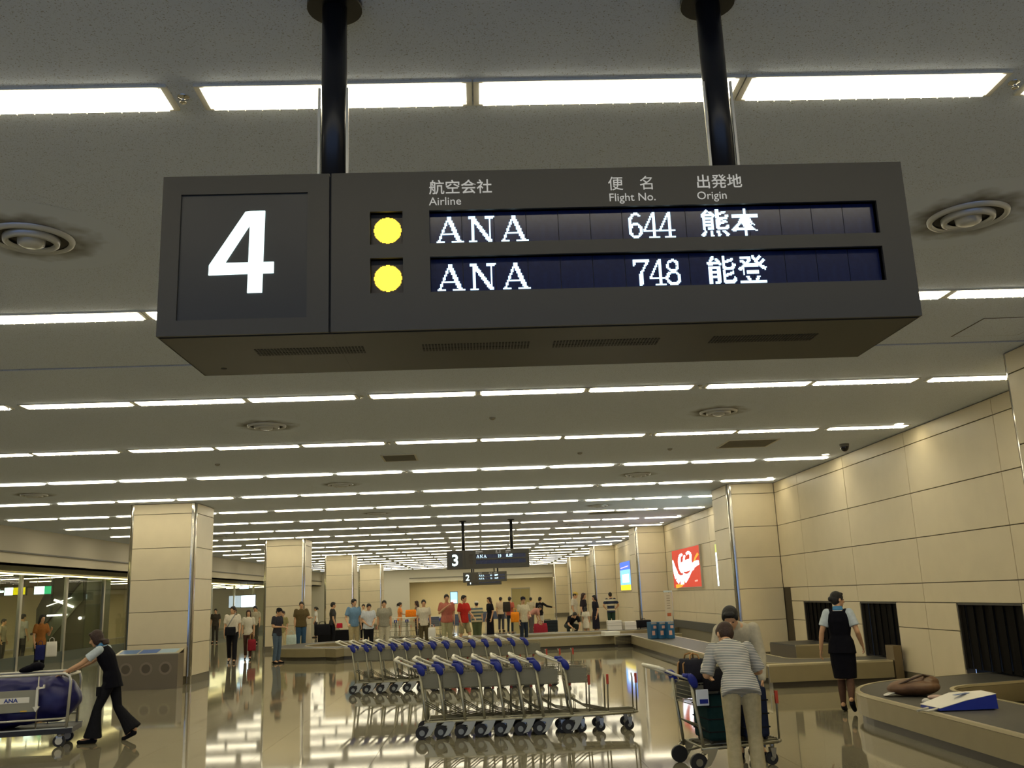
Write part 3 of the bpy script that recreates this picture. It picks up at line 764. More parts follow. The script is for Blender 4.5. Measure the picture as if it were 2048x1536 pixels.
t = hang_sign('direction_sign', 'lit white and yellow direction sign with an arrow at the left edge behind the glass', -17.75, 36.5, 2.42, 2.75, 1.2, [
 ('white_pictogram', .34, .6, .08, .92, glow('exit_white', (.8,1,.95), 2.6)), ('yellow_field', .61, .98, .1, .9, glow('dir_yellow', (.8,.68,.0), 1.0)),
 ('black_line', .64, .95, .42, .48, M_DARK), ('black_line', .64, .95, .6, .64, M_DARK)])
bm = NB(); wprism(bm, [(-.5,.165),(-.36,.26),(-.36,.2),(-.22,.2),(-.22,.13),(-.36,.13),(-.36,.07)], -.012, -.004); obj('white_arrow', bm, glow('exit_white', (.8,1,.95), 2.6), t)
M_SCR = glow('screen_white', (.75,.93,1), 3.0)
hang_sign('hanging_screen', 'bright white screen beyond the glass left of the second column', -15.0, 62.0, 1.62, 2.42, .95, [('screen', .03, .97, .04, .96, M_SCR)], 'screen')
hang_sign('hanging_screen', 'bright white screen between the second and third columns', -14.5, 82-4, 1.5, 2.35, 1.1, [('screen', .03, .97, .04, .96, M_SCR)], 'screen')
hang_sign('hanging_sign', 'small pale lit sign above the second bright screen', -14.4, 76, 2.55, 2.75, .8, [('screen', .03, .97, .06, .94, glow('pale_pink', (1,.85,.8), 2))])
hang_sign('hanging_sign', 'small bluish lit sign under the soffit left of the second column', -14.3, 58, 2.72, 2.92, .6, [('screen', .03, .97, .06, .94, glow('pale_cyan', (.6,.9,1), 1.6))])
t = thing('wall_speaker', 'tiny round red and black fitting on the left bulkhead', 'fitting', (XC+.02, 44.5, 3.75))
bm = NB(); cone(bm, (0,0,0), (.06,0,0), .12, n=16); obj('ring', bm, M_DARK, t)
bm = NB(); cone(bm, (.05,0,0), (.09,0,0), .06, n=12); obj('red_centre', bm, mat('red_plastic', (.6,.05,.02), .4), t)

# escalator behind the glass
t = thing('escalator', 'dark escalator rising behind the glass with bright lamps under it', 'escalator', (-17.4, 38, 0))
bm = NB()
def yprism(bm, poly, x0, x1):
    A = [bm.verts.new((x0, y, z)) for y, z in poly]; B = [bm.verts.new((x1, y, z)) for y, z in poly]; n = len(poly)
    for i in range(n): bm.faces.new((A[i], A[(i+1)%n], B[(i+1)%n], B[i]))
    bm.faces.new(A[::-1]); bm.faces.new(B)
wprism(bm, [(.05,0),(1.9,0),(1.9,3.08),(.55,3.08),(.0,1.9)], 0, 2.4); obj('truss', bm, mat('escalator_side', (.07,.075,.05), .25), t)
bm = NB(); tube(bm, [(-.1,-.1,.95),(.3,-.1,1.15),(1.7,-.1,2.95)], .045); obj('handrail', bm, M_DARK, t)
bm = NB(); wprism(bm, [(.0,.3),(.4,.5),(1.8,2.2),(1.75,2.9),(.3,1.1),(.0,.95)], -.06, -.03); obj('balustrade', bm, mat('escalator_glass', (.16,.18,.13), .15), t)
for i, (x0, z0, x1, z1, w_) in enumerate([(.73,2.23,1.48,1.93,.045),(.49,1.64,1.25,1.65,.035),(.45,2.0,1.4,2.3,.018)]):
    bm = NB(); tube(bm, [(x0,-.14,z0),(x1,-.14,z1)], w_); obj('lamp_tube', bm, glow('tube_glow', (1,.9,.75), 3.0), t)
bm = NB(); ball(bm, (1.76,-.14,1.5), .075, .05, .06); obj('round_lamp', bm, glow('tube_glow', (1,.9,.75), 3.0), t)

# ------------------------------------------------------------------ baggage carousels
def arc_pts(cx, cy, r, a0, a1, n=8):
    return [(cx+r*math.cos(math.radians(a0+(a1-a0)*i/n)), cy+r*math.sin(math.radians(a0+(a1-a0)*i/n))) for i in range(n+1)]
def carousel(name, lab, path, w, zb, zt=.36, seg=1.4, rim=.05, sides=(-1, 1)):
    t = thing(name, lab, 'baggage carousel', (path[0][0], path[0][1], 0))
    ox, oy = path[0]
    P = [Vector((x-ox, y-oy)) for x, y in path]; N = []
    for i in range(len(P)):
        a = P[i]-P[i-1] if i else P[1]-P[0]; b = P[i+1]-P[i] if i < len(P)-1 else a
        d = (a.normalized()+b.normalized()).normalized(); c = max(.5, d.dot(a.normalized())); N.append(Vector((-d.y, d.x))/c)
    def strip(nm, off0, off1, z0, z1, m, rng=None, par=t, **kw):
        bm = NB(); idx = rng or range(len(P)); R = []
        for i in idx:
            p, n = P[i], N[i]; a = p+n*off0; b = p+n*off1
            R.append([bm.verts.new((a.x,a.y,z0)), bm.verts.new((b.x,b.y,z0)), bm.verts.new((b.x,b.y,z1)), bm.verts.new((a.x,a.y,z1))])
        for r, s in zip(R, R[1:]):
            for k in range(4): bm.faces.new((r[k], r[(k+1)%4], s[(k+1)%4], s[k]))
        bm.faces.new(R[0][::-1]); bm.faces.new(R[-1])
        return obj(nm, bm, m, par, **kw)
    h = w/2
    strip('belt', -h+rim, h-rim, zt-.03, zt-.006, M_BELT)
    strip('plinth', -h+.05, h-.05, 0, zb, mat('carousel_plinth', (.06,.05,.035), .4))
    strip('core', -h+.02, h-.02, zb, zt-.03, M_BACK)
    for s in sides:
        o0, o1 = (h-rim, h) if s > 0 else (-h, -h+rim)
        strip('rim', o0, o1, zt-.03, zt, M_RIM)
        o0, o1 = (h-.02, h-.002) if s > 0 else (-h+.002, -h+.02)
        i = 0
        while i < len(P)-1:
            j = i+1; L = (P[j]-P[i]).length
            while j < len(P)-1 and L < seg*.8: j += 1; L += (P[j]-P[j-1]).length
            strip('side_panel', o0, o1, zb, zt-.034, M_CBEIGE, list(range(i, j+1))); 
            i = j
    return t
def densify(pts, step=1.4):
    out = [pts[0]]
    for a, b in zip(pts, pts[1:]):
        d = math.hypot(b[0]-a[0], b[1]-a[1]); n = max(1, round(d/step)) if d > step else 1
        for k in range(1, n+1): out.append((a[0]+(b[0]-a[0])*k/n, a[1]+(b[1]-a[1])*k/n))
    return out
pa = [(5.22,-3), (5.22,11.3)]+arc_pts(6.55,11.7,1.33,180,98,9)+[(7.0,13.2),(8.0,13.35)]
carousel('baggage_carousel', 'near baggage carousel with a dark belt carrying a brown bag, at the lower right', densify(pa), 1.16, .1)
pb = [(8.0,17.3),(6.6,17.25)]+arc_pts(6.1,18.1,.85,-90,-180,6)+[(5.25,30.4)]+arc_pts(4.5,30.5,.75,0,90,5)[:0]+[(5.25,31.2),(4.6,31.25)]+[(-4.4,31.0)]+arc_pts(-4.6,32.6,1.6,-90,-270,14)+[(5.9,34.3),(8.0,36.3)]
pb = [(8.0,17.3),(6.9,17.25)]+arc_pts(6.2,18.25,1.0,-90,-180,7)+[(5.2,30.1)]+arc_pts(4.2,30.1,1.0,0,90,7)+[(-4.3,30.2)]+arc_pts(-4.3,32.3,2.1,-90,-270,16)+[(5.2,34.4),(6.2,35.0),(8.2,36.3)]
carousel('baggage_carousel', 'long beige sided baggage carousel that bends across the hall behind the trolleys', densify(pb), 1.1, .1)
pc = [(8.0,20.4),(6.35,20.3)]
c3 = carousel('feed_conveyor', 'short raised feed conveyor behind the bending couple at the right wall', pc, 1.5, .1, zt=.5)
# low counter block in front of the second hatch
t = thing('conveyor_end_block', 'low beige conveyor block with an end post in front of the middle hatches', 'conveyor', (6.0, 16.35, 0))
bm = NB(); bx(bm, -1.15, 1.0, 0, .02, .1, .36); obj('front_panel', bm, M_CBEIGE, t)
bm = NB(); bx(bm, -1.15, 1.0, 0, .28, .36, .385); obj('top_rim', bm, M_RIM, t)
bm = NB(); bx(bm, -1.1, 1.0, .03, .26, 0, .36); obj('plinth', bm, mat('carousel_plinth', (.06,.05,.035), .4), t)
bm = NB(); bx(bm, 1.02, 1.16, -.02, .3, 0, .62); obj('end_post', bm, mat('post_bronze', (.2,.15,.08), .4, .4), t)
struct(box('trim_5', (XR-.12, XR-.06, 24.3, 35.5, .36, .62), mat('guard_dark', (.05,.055,.05), .5)), 'dark guard board along the wall behind the far belt')
bm = NB(); bx(bm, XR-.07, XR-.01, 24.3, 35.5, 0, .5); 
struct(obj('trim_6', bm, mat('guard_base', (.2,.18,.12), .5)))

# ------------------------------------------------------------------ luggage trolleys (x forward, y sideways)
M_WIRE = mat('basket_wire', (.24, .23, .17), .6, .3)
M_TYRE = mat('tyre_black', (.02, .02, .022), .6)
def trolley_parts():
    """returns a list of (part name, bmesh, material, [(sub name, bmesh, material)])"""
    out = []
    bm = NB()
    for s in (-1, 1):
        tube(bm, [(0,s*.29,.2),(.3,s*.285,.205),(.8,s*.25,.215)], .016); tube(bm, [(.06,s*.2,.225),(.82,s*.17,.23)], .009, 6)
    tube(bm, [(.8,-.25,.215),(.86,-.18,.215),(.87,0,.215),(.86,.18,.215),(.8,.25,.215)], .016)
    for x in (.05, .3, .55): tube(bm, [(x,-.28,.2),(x,.28,.2)], .011, 6)
    tube(bm, [(.03,-.2,.12),(.3,0,.21),(.03,.2,.12)], .012, 6)
    out.append(('platform_frame', bm, M_SATIN, []))
    bm = NB()
    for y in (-.12, -.06, 0, .06, .12): tube(bm, [(.06,y,.228),(.85,y,.232)], .006, 5)
    for y in (-.16, 0, .16): tube(bm, [(-.0,y*1.3,.42),(.2,y,.3),(.5,y,.236)], .007, 5)
    tube(bm, [(.0,-.27,.42),(.0,.27,.42)], .008, 5)
    for y in (-.2, -.09, .09, .2): tube(bm, [(.08,y,.19),(.8,y*.9,.2)], .01, 5)
    out.append(('deck_rods', bm, mat('deck_metal', (.14, .13, .09), .5, .6), []))
    for s in (-1, 1):
        bm = NB(); tube(bm, [(.03,s*.285,.16),(.01,s*.28,.35),(-.05,s*.27,.82)], .017); out.append(('post', bm, M_SATIN, []))
    bm = NB()
    tube(bm, [(-.05,-.27,.84),(-.2,-.268,.895),(-.34,-.26,.955),(-.36,-.24,.965),(-.36,.24,.965),(-.34,.26,.955),(-.2,.268,.895),(-.05,.27,.84)], .0125)
    sub = NB(); tube(sub, [(-.3,-.262,.94),(-.34,-.26,.955),(-.36,-.24,.965),(-.36,.24,.965),(-.34,.26,.955),(-.3,.262,.94)], .019)
    out.append(('handle', bm, M_WHITEPL, [('grip', sub, M_WHITEPL)]))
    for s in (-1, 1):
        bm = NB()
        ball(bm, (-.035, s*.285, .83), .044, .03, .078, 12, 8, Matrix.Rotation(math.radians(-28), 3, 'Y'))
        cone(bm, (-.06,s*.27,.87), (-.13,s*.268,.885), .028, .018, 8)
        out.append(('joint_cover', bm, M_BLUEP, []))
    bm = NB()                                             # wire basket
    x0, x1, zt, zb = -.03, .24, .8, .6
    for s in (-1, 1):
        for k in range(6): z = zb+(zt-zb)*k/5; cone(bm, (x0,s*.25,z), (x1,s*.25,z), .004, n=4)
        for k in range(10): x = x0+(x1-x0)*k/9; cone(bm, (x,s*.25,zb), (x,s*.25,zt), .003, n=4)
    for x in (x0, x1):
        for k in range(6): z = zb+(zt-zb)*k/5; cone(bm, (x,-.25,z), (x,.25,z), .004, n=4)
    for k in range(8): y = -.25+.5*k/7; cone(bm, (x0,y,zb), (x1,y,zb), .003, n=4)
    for s in (-1, 1): bx(bm, x0+.01, x1-.01, s*.25-.003, s*.25+.003, zb+.01, zt-.02)
    out.append(('basket', bm, M_WIRE, []))
    for s in (-1, 1):
        bm = NB(); yprism(bm, [(0,0)], 0, 0) if False else None
        P = [(.02,.2),(.16,.2),(.12,.12),(.07,.05),(.0,.03),(.03,.07),(.055,.12),(.05,.16),(-.02,.17)]
        wprism(bm, P, s*.3, s*.3+s*.014); 
        w1 = NB(); cone(w1, (-.03,s*.25,.082), (-.03,s*.29,.082), .082, n=20); hub = NB(); cone(hub, (-.03,s*.29,.082), (-.03,s*.297,.082), .035, n=12)
        out.append(('wheel_bracket', bm, mat('bracket_alloy', (.55, .52, .38), .4, .7), [('wheel', w1, M_TYRE), ('hub', hub, M_SATIN)]))
    for s in (-1, 1):
        bm = NB(); cone(bm, (.76,s*.2,.21), (.76,s*.2,.15), .022); wprism(bm, [(.73,.16),(.79,.16),(.775,.06),(.745,.06)], s*.2-.03, s*.2-.024); wprism(bm, [(.73,.16),(.79,.16),(.775,.06),(.745,.06)], s*.2+.024, s*.2+.03)
        w1 = NB(); cone(w1, (.745,s*.2-.02,.06), (.745,s*.2+.02,.06), .06, n=18); hub = NB(); cone(hub, (.745,s*.2-.034,.06), (.745,s*.2+.034,.06), .02, n=10)
        out.append(('castor', bm, M_STEEL, [('wheel', w1, M_TYRE), ('hub', hub, M_SATIN)]))
    bm = NB()
    for s in (-1, 1):
        tube(bm, [(.86,s*.16,.22),(.87,s*.16,.6),(.86,s*.15,.66)], .01, 6)
    out.append(('front_stop', bm, M_SATIN, []))
    bm = NB(); bx(bm, .855, .885, -.172, -.15, .56, .68); out.append(('red_tag', bm, mat('red_tag', (.5,.06,.03), .5), []))
    return out
def build_trolley(label, loc, rz, group):
    t = thing('luggage_trolley', label, 'luggage trolley', loc, rz, group)
    for nm, bm, m, subs in trolley_parts():
        o = obj(nm, bm, m, t)
        for sn, sbm, sm in subs: obj(sn, sbm, sm, o)
    return t
tr0 = build_trolley('leftmost luggage trolley of the near nested row', (-.79+.03, 12.54, 0), 0, 'nested trolleys in the near row')
step1 = [(1.04+.79)*v for v in (0, .128, .266, .4, .535, .67, .8, 1)]
for k in range(1, 8):
    c = copy_tree(tr0); c.location = (-.76+step1[k], 12.54+.01*math.sin(k*2), 0); c.rotation_euler = (0,0,math.radians(rnd.uniform(-.6,.9)))
    c['label'] = ('%s luggage trolley from the left in the near nested row' % ORD[k]) if k < 7 else 'rightmost luggage trolley of the near row, with its platform sticking out'
tr0.rotation_euler = (0,0,.01)
for k in range(14):
    c = copy_tree(tr0); c.location = (-2.44+3.3*k/13, 18.75, 0); c['group'] = 'nested trolleys in the far row'; c.rotation_euler = (0,0,math.radians(rnd.uniform(-.8,.8)))
    c['label'] = '%s luggage trolley from the left in the far nested row' % ORD[k] if k < 13 else 'rightmost luggage trolley of the far nested row'
for k in range(7):
    c = copy_tree(tr0); c.location = (-4.4+.48*k, 41.0, 0); c['group'] = 'nested trolleys beyond the carousel'; c.rotation_euler = (0,0,math.radians(-80))
    c['label'] = '%s from the left of the dim trolleys parked beyond the far carousel' % ORD[k]
tw = copy_tree(tr0); tw.location = (2.02, 9.68, 0); tw.rotation_euler = (0,0,math.radians(8)); tw['label'] = 'luggage trolley loaded with suitcases beside the striped shirt woman'
del tw['group']

PLATE = text('plate_lettering', 'ANA', .07, (.3, -.378, .597), mat('lettering_blue', (.02,.05,.3), .5), None, sx=1.1, bold=.002)
# ------------------------------------------------------------------ generic soft shapes
def soft(name, bm, m, parent=None, voxel=.01, smooth=6, loc=None):
    o = obj(name, bm, m, parent, loc)
    r = o.modifiers.new('fuse', 'REMESH'); r.mode = 'VOXEL'; r.voxel_size = voxel; r.use_smooth_shade = True
    s = o.modifiers.new('relax', 'SMOOTH'); s.iterations = smooth; s.factor = .5
    return o
# ------------------------------------------------------------------ people
V = Vector
def lerp(a, b, t): return a+(b-a)*t
BASE = dict(pel=(0,0,.93), waist=(0,.01,1.06), chest=(0,.01,1.27), neck=(0,0,1.44), head=(0,.03,1.575),
            shR=(.175,0,1.385), elR=(.215,-.02,1.10), wrR=(.225,.06,.865), shL=(-.175,0,1.385), elL=(-.215,-.02,1.10), wrL=(-.225,.06,.865),
            hiR=(.085,0,.9), knR=(.095,.02,.49), anR=(.1,-.02,.085), toR=(.12,.15,.03), hiL=(-.085,0,.9), knL=(-.095,.02,.49), anL=(-.1,-.02,.085), toL=(-.12,.15,.03))
def person(label, loc, face, h, pose=None, top=None, bottom=None, style='trousers', sleeve=.75, hair='short', hairm=None, fem=False, hi=False,
           girth=1., shoes=None, hdir=None, vest=None, cap=None, hem=None, flare=0., topm=None, botm=None, longsleeve=False, group=None, socks=None, scarf=None, hands=None):
    """face: angle of the forward direction, degrees from +X.  joints are given in metres for a 1.7 m figure, x right, y forward"""
    s = h/1.7
    J = {k: V(v) for k, v in BASE.items()}
    if fem:
        for k in ('shR','elR','wrR'): J[k].x -= .02
        for k in ('shL','elL','wrL'): J[k].x += .02
    if pose:
        for k, v in pose.items(): J[k] = V(v)
    vox = .0075 if hi else .017
    bm = NB()
    body = None
    g = girth*(.92 if fem else 1.)
    zax = lambda a, b: (b-a).normalized()
    sh_u = (J['shR']-J['shL']).normalized(); hp_u = (J['hiR']-J['hiL']).normalized()
    def ring(c, u, d, ru, rv):
        v = d.cross(u).normalized(); return (c, u, v, ru, rv)
    d1 = zax(J['pel'], J['waist']); d2 = zax(J['waist'], J['chest']); d3 = zax(J['chest'], J['neck'])
    um = (sh_u+hp_u).normalized()
    def torso(bm, inf=0., z0=None, hemflare=0., toneck=True):
        hipw = (.165 if fem else .16)*g; ww = (.118 if fem else .135)*g; cw = (.145 if fem else .165)*g
        R = []
        if z0 is not None:                               # hem ring below the pelvis along -d1
            R.append(ring(J['pel']-d1*z0, hp_u, d1, hipw+inf+hemflare, .115*g+inf+hemflare))
        R += [ring(J['pel']-d1*.02, hp_u, d1, hipw+inf, .112*g+inf), ring(J['pel']+d1*.06, hp_u, d1, hipw*.93+inf, .105*g+inf),
              ring(J['waist'], um, d1, ww+inf, .088*g+inf), ring(lerp(J['waist'], J['chest'], .55), um, d2, cw*.95+inf, .1*g+inf),
              ring(J['chest'], sh_u, d2, cw+.01+inf, (.112 if fem else .112)*g+inf), ring(lerp(J['chest'], J['neck'], .55), sh_u, d3, cw+.005+inf, .085*g+inf),
              ring(lerp(J['chest'], J['neck'], .82), sh_u, d3, .1*g+inf, .062*g+inf)]
        if toneck: R.append(ring(J['neck'], sh_u, d3, .052+inf*.5, .052+inf*.5))
        loft(bm, R, 16)
    def limb(bm, pts, rs, n=12):
        for (a, b), (ra, rb) in zip(zip(pts, pts[1:]), zip(rs, rs[1:])):
            cone(bm, a, b, ra, rb, n)
        for p, r in zip(pts, rs): ball(bm, p, r*.985, n=10, m=8)
    # --- skin: one continuous body
    torso(bm)
    limb(bm, [J['neck'], J['neck']+(J['head']-J['neck'])*.55], [.05 if fem else .057, .046 if fem else .052])
    hd = V(hdir) if hdir else V((0, 1, 0)); hd.normalize()
    hu = (J['head']-J['neck']).normalized(); hu = (hu+V((0,0,1))*.8).normalized()
    hr = hd.cross(hu).normalized(); hf = hu.cross(hr).normalized()
    HM = Matrix((hr, hf, hu)).transposed()
    hp = lambda x, y, z: J['head']+HM @ V((x, y, z))
    ball(bm, hp(0,-.012,.022), .073, .09, .088, 16, 12, HM); ball(bm, hp(0,.022,-.035), .056, .062, .078, 14, 10, HM); ball(bm, hp(0,.055,-.085), .028, .028, .026, 10, 8, HM)
    cone(bm, hp(0,.082,.01), hp(0,.104,-.03), .008, .014, 8); ball(bm, hp(0,.098,-.032), .014, .014, .011, 8, 6, HM)
    for q in (-1, 1): ball(bm, hp(q*.076,-.01,-.012), .012, .02, .031, 8, 6, HM)
    for q, S in ((1, 'R'), (-1, 'L')):
        sh, el, wr = J['sh'+S], J['el'+S], J['wr'+S]
        limb(bm, [sh, lerp(sh, el, .5), el], [.05*g, .045*g, .036]); limb(bm, [el, lerp(el, wr, .3), wr], [.036, .038*g, .025])
        hi_, kn, an, to = J['hi'+S], J['kn'+S], J['an'+S], J['to'+S]
        limb(bm, [hi_, lerp(hi_, kn, .5), kn], [.088*g, .07*g, .052]); limb(bm, [kn, lerp(kn, an, .35), an], [.05, .052*g, .034])
        limb(bm, [an, to], [.034, .028]); ball(bm, lerp(an, to, -.25)-V((0,0,.03)), .032)
        # hand: palm, four unequal bent fingers and a thumb from the side of the palm
        fd = (wr-el).normalized(); 
        if hands and S in hands: fd = V(hands[S]).normalized()
        side = V((0, 1, 0)) if abs(fd.y) < .8 else V((-q, 0, 0))
        side = (side-fd*side.dot(fd)).normalized(); nrm = fd.cross(side).normalized()*q
        if nrm.dot(V((-q, 0, 0))) < 0 and abs(fd.y) < .8: nrm = -nrm
        if abs(fd.y) >= .8 and nrm.z > 0: nrm = -nrm
        pc = wr+fd*.05
        Hm = Matrix((side, nrm, fd)).transposed(); ball(bm, pc, .038, .016, .05, 10, 8, Hm)
        fr = .0085 if hi else .0105
        for k, ln in enumerate((.07, .08, .075, .058)):
            b0_ = pc+side*(.028-.0187*k)+fd*.04; m1 = b0_+fd*ln*.5+nrm*.008; m2 = m1+fd*ln*.35+nrm*(.03)
            limb(bm, [b0_-fd*.02, b0_, m1, m2], [fr*1.1, fr*1.1, fr, fr*.85], 6)
        tb_ = pc-fd*.02+side*.03; limb(bm, [tb_, tb_+side*.03+fd*.025+nrm*.01, tb_+side*.035+fd*.055+nrm*.02], [.013, .011, .009], 6)
    for v in bm.verts: v.co *= s
    body = soft('person', bm, M_SKIN, None, vox, 3)
    tag(body, label, 'person', group); body.location = loc; body.rotation_euler = (0, 0, math.radians(face-90))
    def piece(nm, b, m, vv=None, sm=5):
        for v in b.verts: v.co *= s
        return soft(nm, b, m, body, vv or vox*1.1, sm)
    # --- face
    eb = NB()
    for q in (-1, 1): ball(eb, hp(q*.031,.073,.008), .0105, .008, .006, 8, 6, HM)
    for v in eb.verts: v.co *= s
    obj('eyes', eb, mat('eye_dark', (.015,.01,.01), .2), body)
    eb = NB(); ball(eb, hp(0,.081,-.058), .021, .008, .0065, 8, 6, HM)
    for v in eb.verts: v.co *= s
    obj('mouth', eb, mat('lips', (.4,.12,.09), .5), body)
    # --- hair
    hm_ = hairm or M_HAIR
    hb = NB()
    ball(hb, hp(0,-.022,.042), .083, .093, .083, 16, 12, HM); ball(hb, hp(0,-.045,.0), .078, .072, .082, 14, 10, HM)
    ball(hb, hp(0,.045,.085), .06, .035, .026, 12, 8, HM)
    for q in (-1, 1): ball(hb, hp(q*.068,.012,.03), .018, .04, .045, 10, 8, HM)
    if hair in ('bob', 'long'):
        ln = .1 if hair == 'bob' else .27
        for q in (-1, 1): ball(hb, hp(q*.066,-.015,-.03), .026, .055, .085, 10, 8, HM)
        loft(hb, [(hp(0,-.04,.03), hr, hf, .09, .075), (hp(0,-.045,-.05), hr, hf, .09, .06), (J['neck']+HM@V((0,-.055,.02))+V((0,0,.04)), hr, hf, .085, .05),
                  (J['neck']+HM@V((0,-.075,.0))-V((0,0,ln-.09)), hr, hf, .075, .038)], 14)
    if hair == 'bun': ball(hb, hp(0,-.115,-.0), .04, .042, .042, 12, 8, HM)
    if hair == 'pony': limb(hb, [hp(0,-.11,.05), hp(0,-.15,.0), hp(0,-.14,-.12)], [.035, .032, .014])
    piece('hair', hb, hm_, vox*1.1, 4)
    if cap:
        cb_ = NB(); ball(cb_, hp(0,-.018,.07), .093, .104, .065, 16, 10, HM)
        if cap[1] == 'hat': loft(cb_, [(hp(0,-.01,.045), hr, hf, .14, .15), (hp(0,-.01,.055), hr, hf, .14, .15)], 18)
        else: loft(cb_, [(hp(0,.1,.045), hr, hf, .07, .075), (hp(0,.1,.055), hr, hf, .07, .075)], 14)
        piece('cap' if cap[1] != 'hat' else 'hat', cb_, cap[0], vox, 2)
    # --- top
    tm = topm or cloth(top or (.5,.5,.5))
    tb_ = NB()
    def sleeves(b, inf, amt):
        for S in 'RL':
            sh, el, wr = J['sh'+S], J['el'+S], J['wr'+S]
            if longsleeve: limb(b, [sh, lerp(sh, el, .5), el, lerp(el, wr, .93)], [.058*g+inf, .052*g+inf, .045+inf, .034+inf])
            else:
                e = lerp(sh, el, amt); ball(b, sh, .06*g+inf*.7, n=12); cone(b, sh, e, .058*g+inf, .054*g+inf+.008, 14)
    if style == 'dress':
        torso(tb_, .014, toneck=False)
        loft(tb_, [ring(J['waist'], um, d1, .13*g, .1*g), ring(J['pel']-V((0,0,.02)), hp_u, V((0,0,1)), .18*g, .13*g),
             (lerp(J['hiR'], J['hiL'], .5)-V((0,0,.9-(hem or .45))), hp_u, V((0,0,1)).cross(hp_u), .21*g+flare, .16*g+flare)], 18)
    else: torso(tb_, .018 if not vest else .012, .1 if hem is None else hem, .006, toneck=False)
    if sleeve > 0 or longsleeve: sleeves(tb_, .008, sleeve)
    # collar
    cone(tb_, lerp(J['chest'], J['neck'], .8), J['neck']+d3*.012, .075*g, .058, 14)
    tn = 'dress' if style == 'dress' else 'shirt'
    piece(tn, tb_, tm)
    if vest:
        vb = NB(); torso(vb, .024, .12, .012, toneck=False)
        for S in 'RL': ball(vb, lerp(J['sh'+S], J['neck'], .3), .05, .05, .045)
        piece('vest', vb, vest)
    if scarf:
        sb_ = NB(); nk = J['neck']; cone(sb_, nk-d3*.02, nk+d3*.04, .078, .066, 16); ball(sb_, nk+hf*.07-V((0,0,.02)), .03, .025, .03)
        limb(sb_, [nk+hf*.07, nk+hf*.11-V((0,0,.05))+hr*.03], [.02, .01])
        piece('scarf', sb_, scarf, vox, 3)
    # --- bottoms
    bmx = botm or cloth(bottom or (.05,.05,.08))
    if style in ('trousers', 'shorts', 'crop'):
        pb_ = NB()
        loft(pb_, [ring(J['pel']-d1*.09, hp_u, d1, .15*g, .11*g), ring(J['pel']-d1*.02, hp_u, d1, .176*g, .126*g), ring(J['pel']+d1*.05, hp_u, d1, .16*g, .115*g), ring(J['waist']-d1*.02, um, d1, .125*g+.01, .1*g)], 16)
        for S in 'RL':
            hi_, kn, an = J['hi'+S], J['kn'+S], J['an'+S]
            limb(pb_, [hi_, lerp(hi_, kn, .5)], [.098*g, .085*g], 14)
            if style == 'trousers': limb(pb_, [lerp(hi_, kn, .5), kn], [.085*g, .068*g], 14); cone(pb_, kn, lerp(kn, an, .5), .068*g, .064*g+flare*.4, 14); cone(pb_, lerp(kn, an, .5), lerp(kn, an, 1.02), .064*g+flare*.4, .06*g+flare, 14)
            elif style == 'shorts': cone(pb_, lerp(hi_, kn, .5), lerp(hi_, kn, .95), .085*g, .088*g, 14)
            else: limb(pb_, [lerp(hi_, kn, .5), kn], [.085*g, .068*g], 14); cone(pb_, kn, lerp(kn, an, .5), .068*g, .07*g, 14)
        piece('trousers' if style != 'shorts' else 'shorts', pb_, bmx)
    elif style == 'skirt':
        pb_ = NB(); lo_ = lerp(J['knR'], J['knL'], .5); hz = hem_z = flare
        loft(pb_, [ring(J['waist']-d1*.02, um, d1, .125*g+.012, .1*g), ring(J['pel'], hp_u, d1, .18*g, .132*g), (lerp(J['pel'], lo_, .5), hp_u, V((0,0,1)).cross(hp_u), .18*g, .14*g), (lo_+V((0,0,.02)), hp_u, V((0,0,1)).cross(hp_u), .16*g+flare, .15*g+flare)], 18)
        piece('skirt', pb_, bmx)
    if socks:
        kb = NB()
        for S in 'RL': kn, an, to = J['kn'+S], J['an'+S], J['to'+S]; limb(kb, [kn, lerp(kn, an, .35), an, lerp(an, to, .6)], [.055, .058*g, .039, .036], 12)
        piece('stockings', kb, socks)
    # --- shoes
    for S in 'RL':
        an, to = J['an'+S], J['to'+S]; fw = (to-an); fw.normalize()
        fb_ = NB(); heel = an-V((0,0,.05))-V((fw.x, fw.y, 0))*.035
        limb(fb_, [heel, lerp(heel, to, .5), to+fw*.02], [.036, .038, .032], 10); ball(fb_, an-V((0,0,.03)), .04)
        if fem and hi: cone(fb_, heel+V((0,0,.01)), heel-V((0,0,.04)), .02, .014, 8)
        lowest = min(v.co.z for v in fb_.verts)
        piece('shoe', fb_, cloth(shoes or (.02,.018,.018)), vox, 3)
    body.update_tag()
    return body

BLUE_S = cloth((.56, .64, .7)); SCARF = cloth((.1, .3, .56)); WHITE = (.72, .69, .6)
M_STRIPE = stripes('breton_stripes', (.62,.6,.54), (.13,.15,.17), .0135, .58)
# --- four people near the camera
girl = person('uniformed woman leaning forward to push the blue bundle cart on the left', (-5.08, 13.4, 0), 180, 1.56,
  dict(pel=(0,-.03,.87), waist=(0,-.01,1.0), chest=(0,.07,1.19), neck=(0,.15,1.36), head=(0,.24,1.47), shR=(.155,.12,1.31), shL=(-.155,.12,1.31),
       elR=(.2,.34,1.14), wrR=(.2,.585,1.03), elL=(-.2,.36,1.12), wrL=(-.19,.6,1.0), hiR=(.085,-.03,.84), hiL=(-.085,-.03,.84),
       knL=(-.09,.13,.47), anL=(-.09,.17,.085), toL=(-.1,.34,.03), knR=(.09,-.1,.47), anR=(.09,-.34,.15), toR=(.1,-.22,.035)),
  topm=BLUE_S, bottom=(.012,.012,.02), vest=M_NAVY, sleeve=.62, hair='bob', hairm=M_HAIRB, fem=True, hi=True, flare=.075, scarf=SCARF, hdir=(0,1,.12), girth=1.0, hands=dict(R=(0,.9,-.35), L=(0,.9,-.35)))
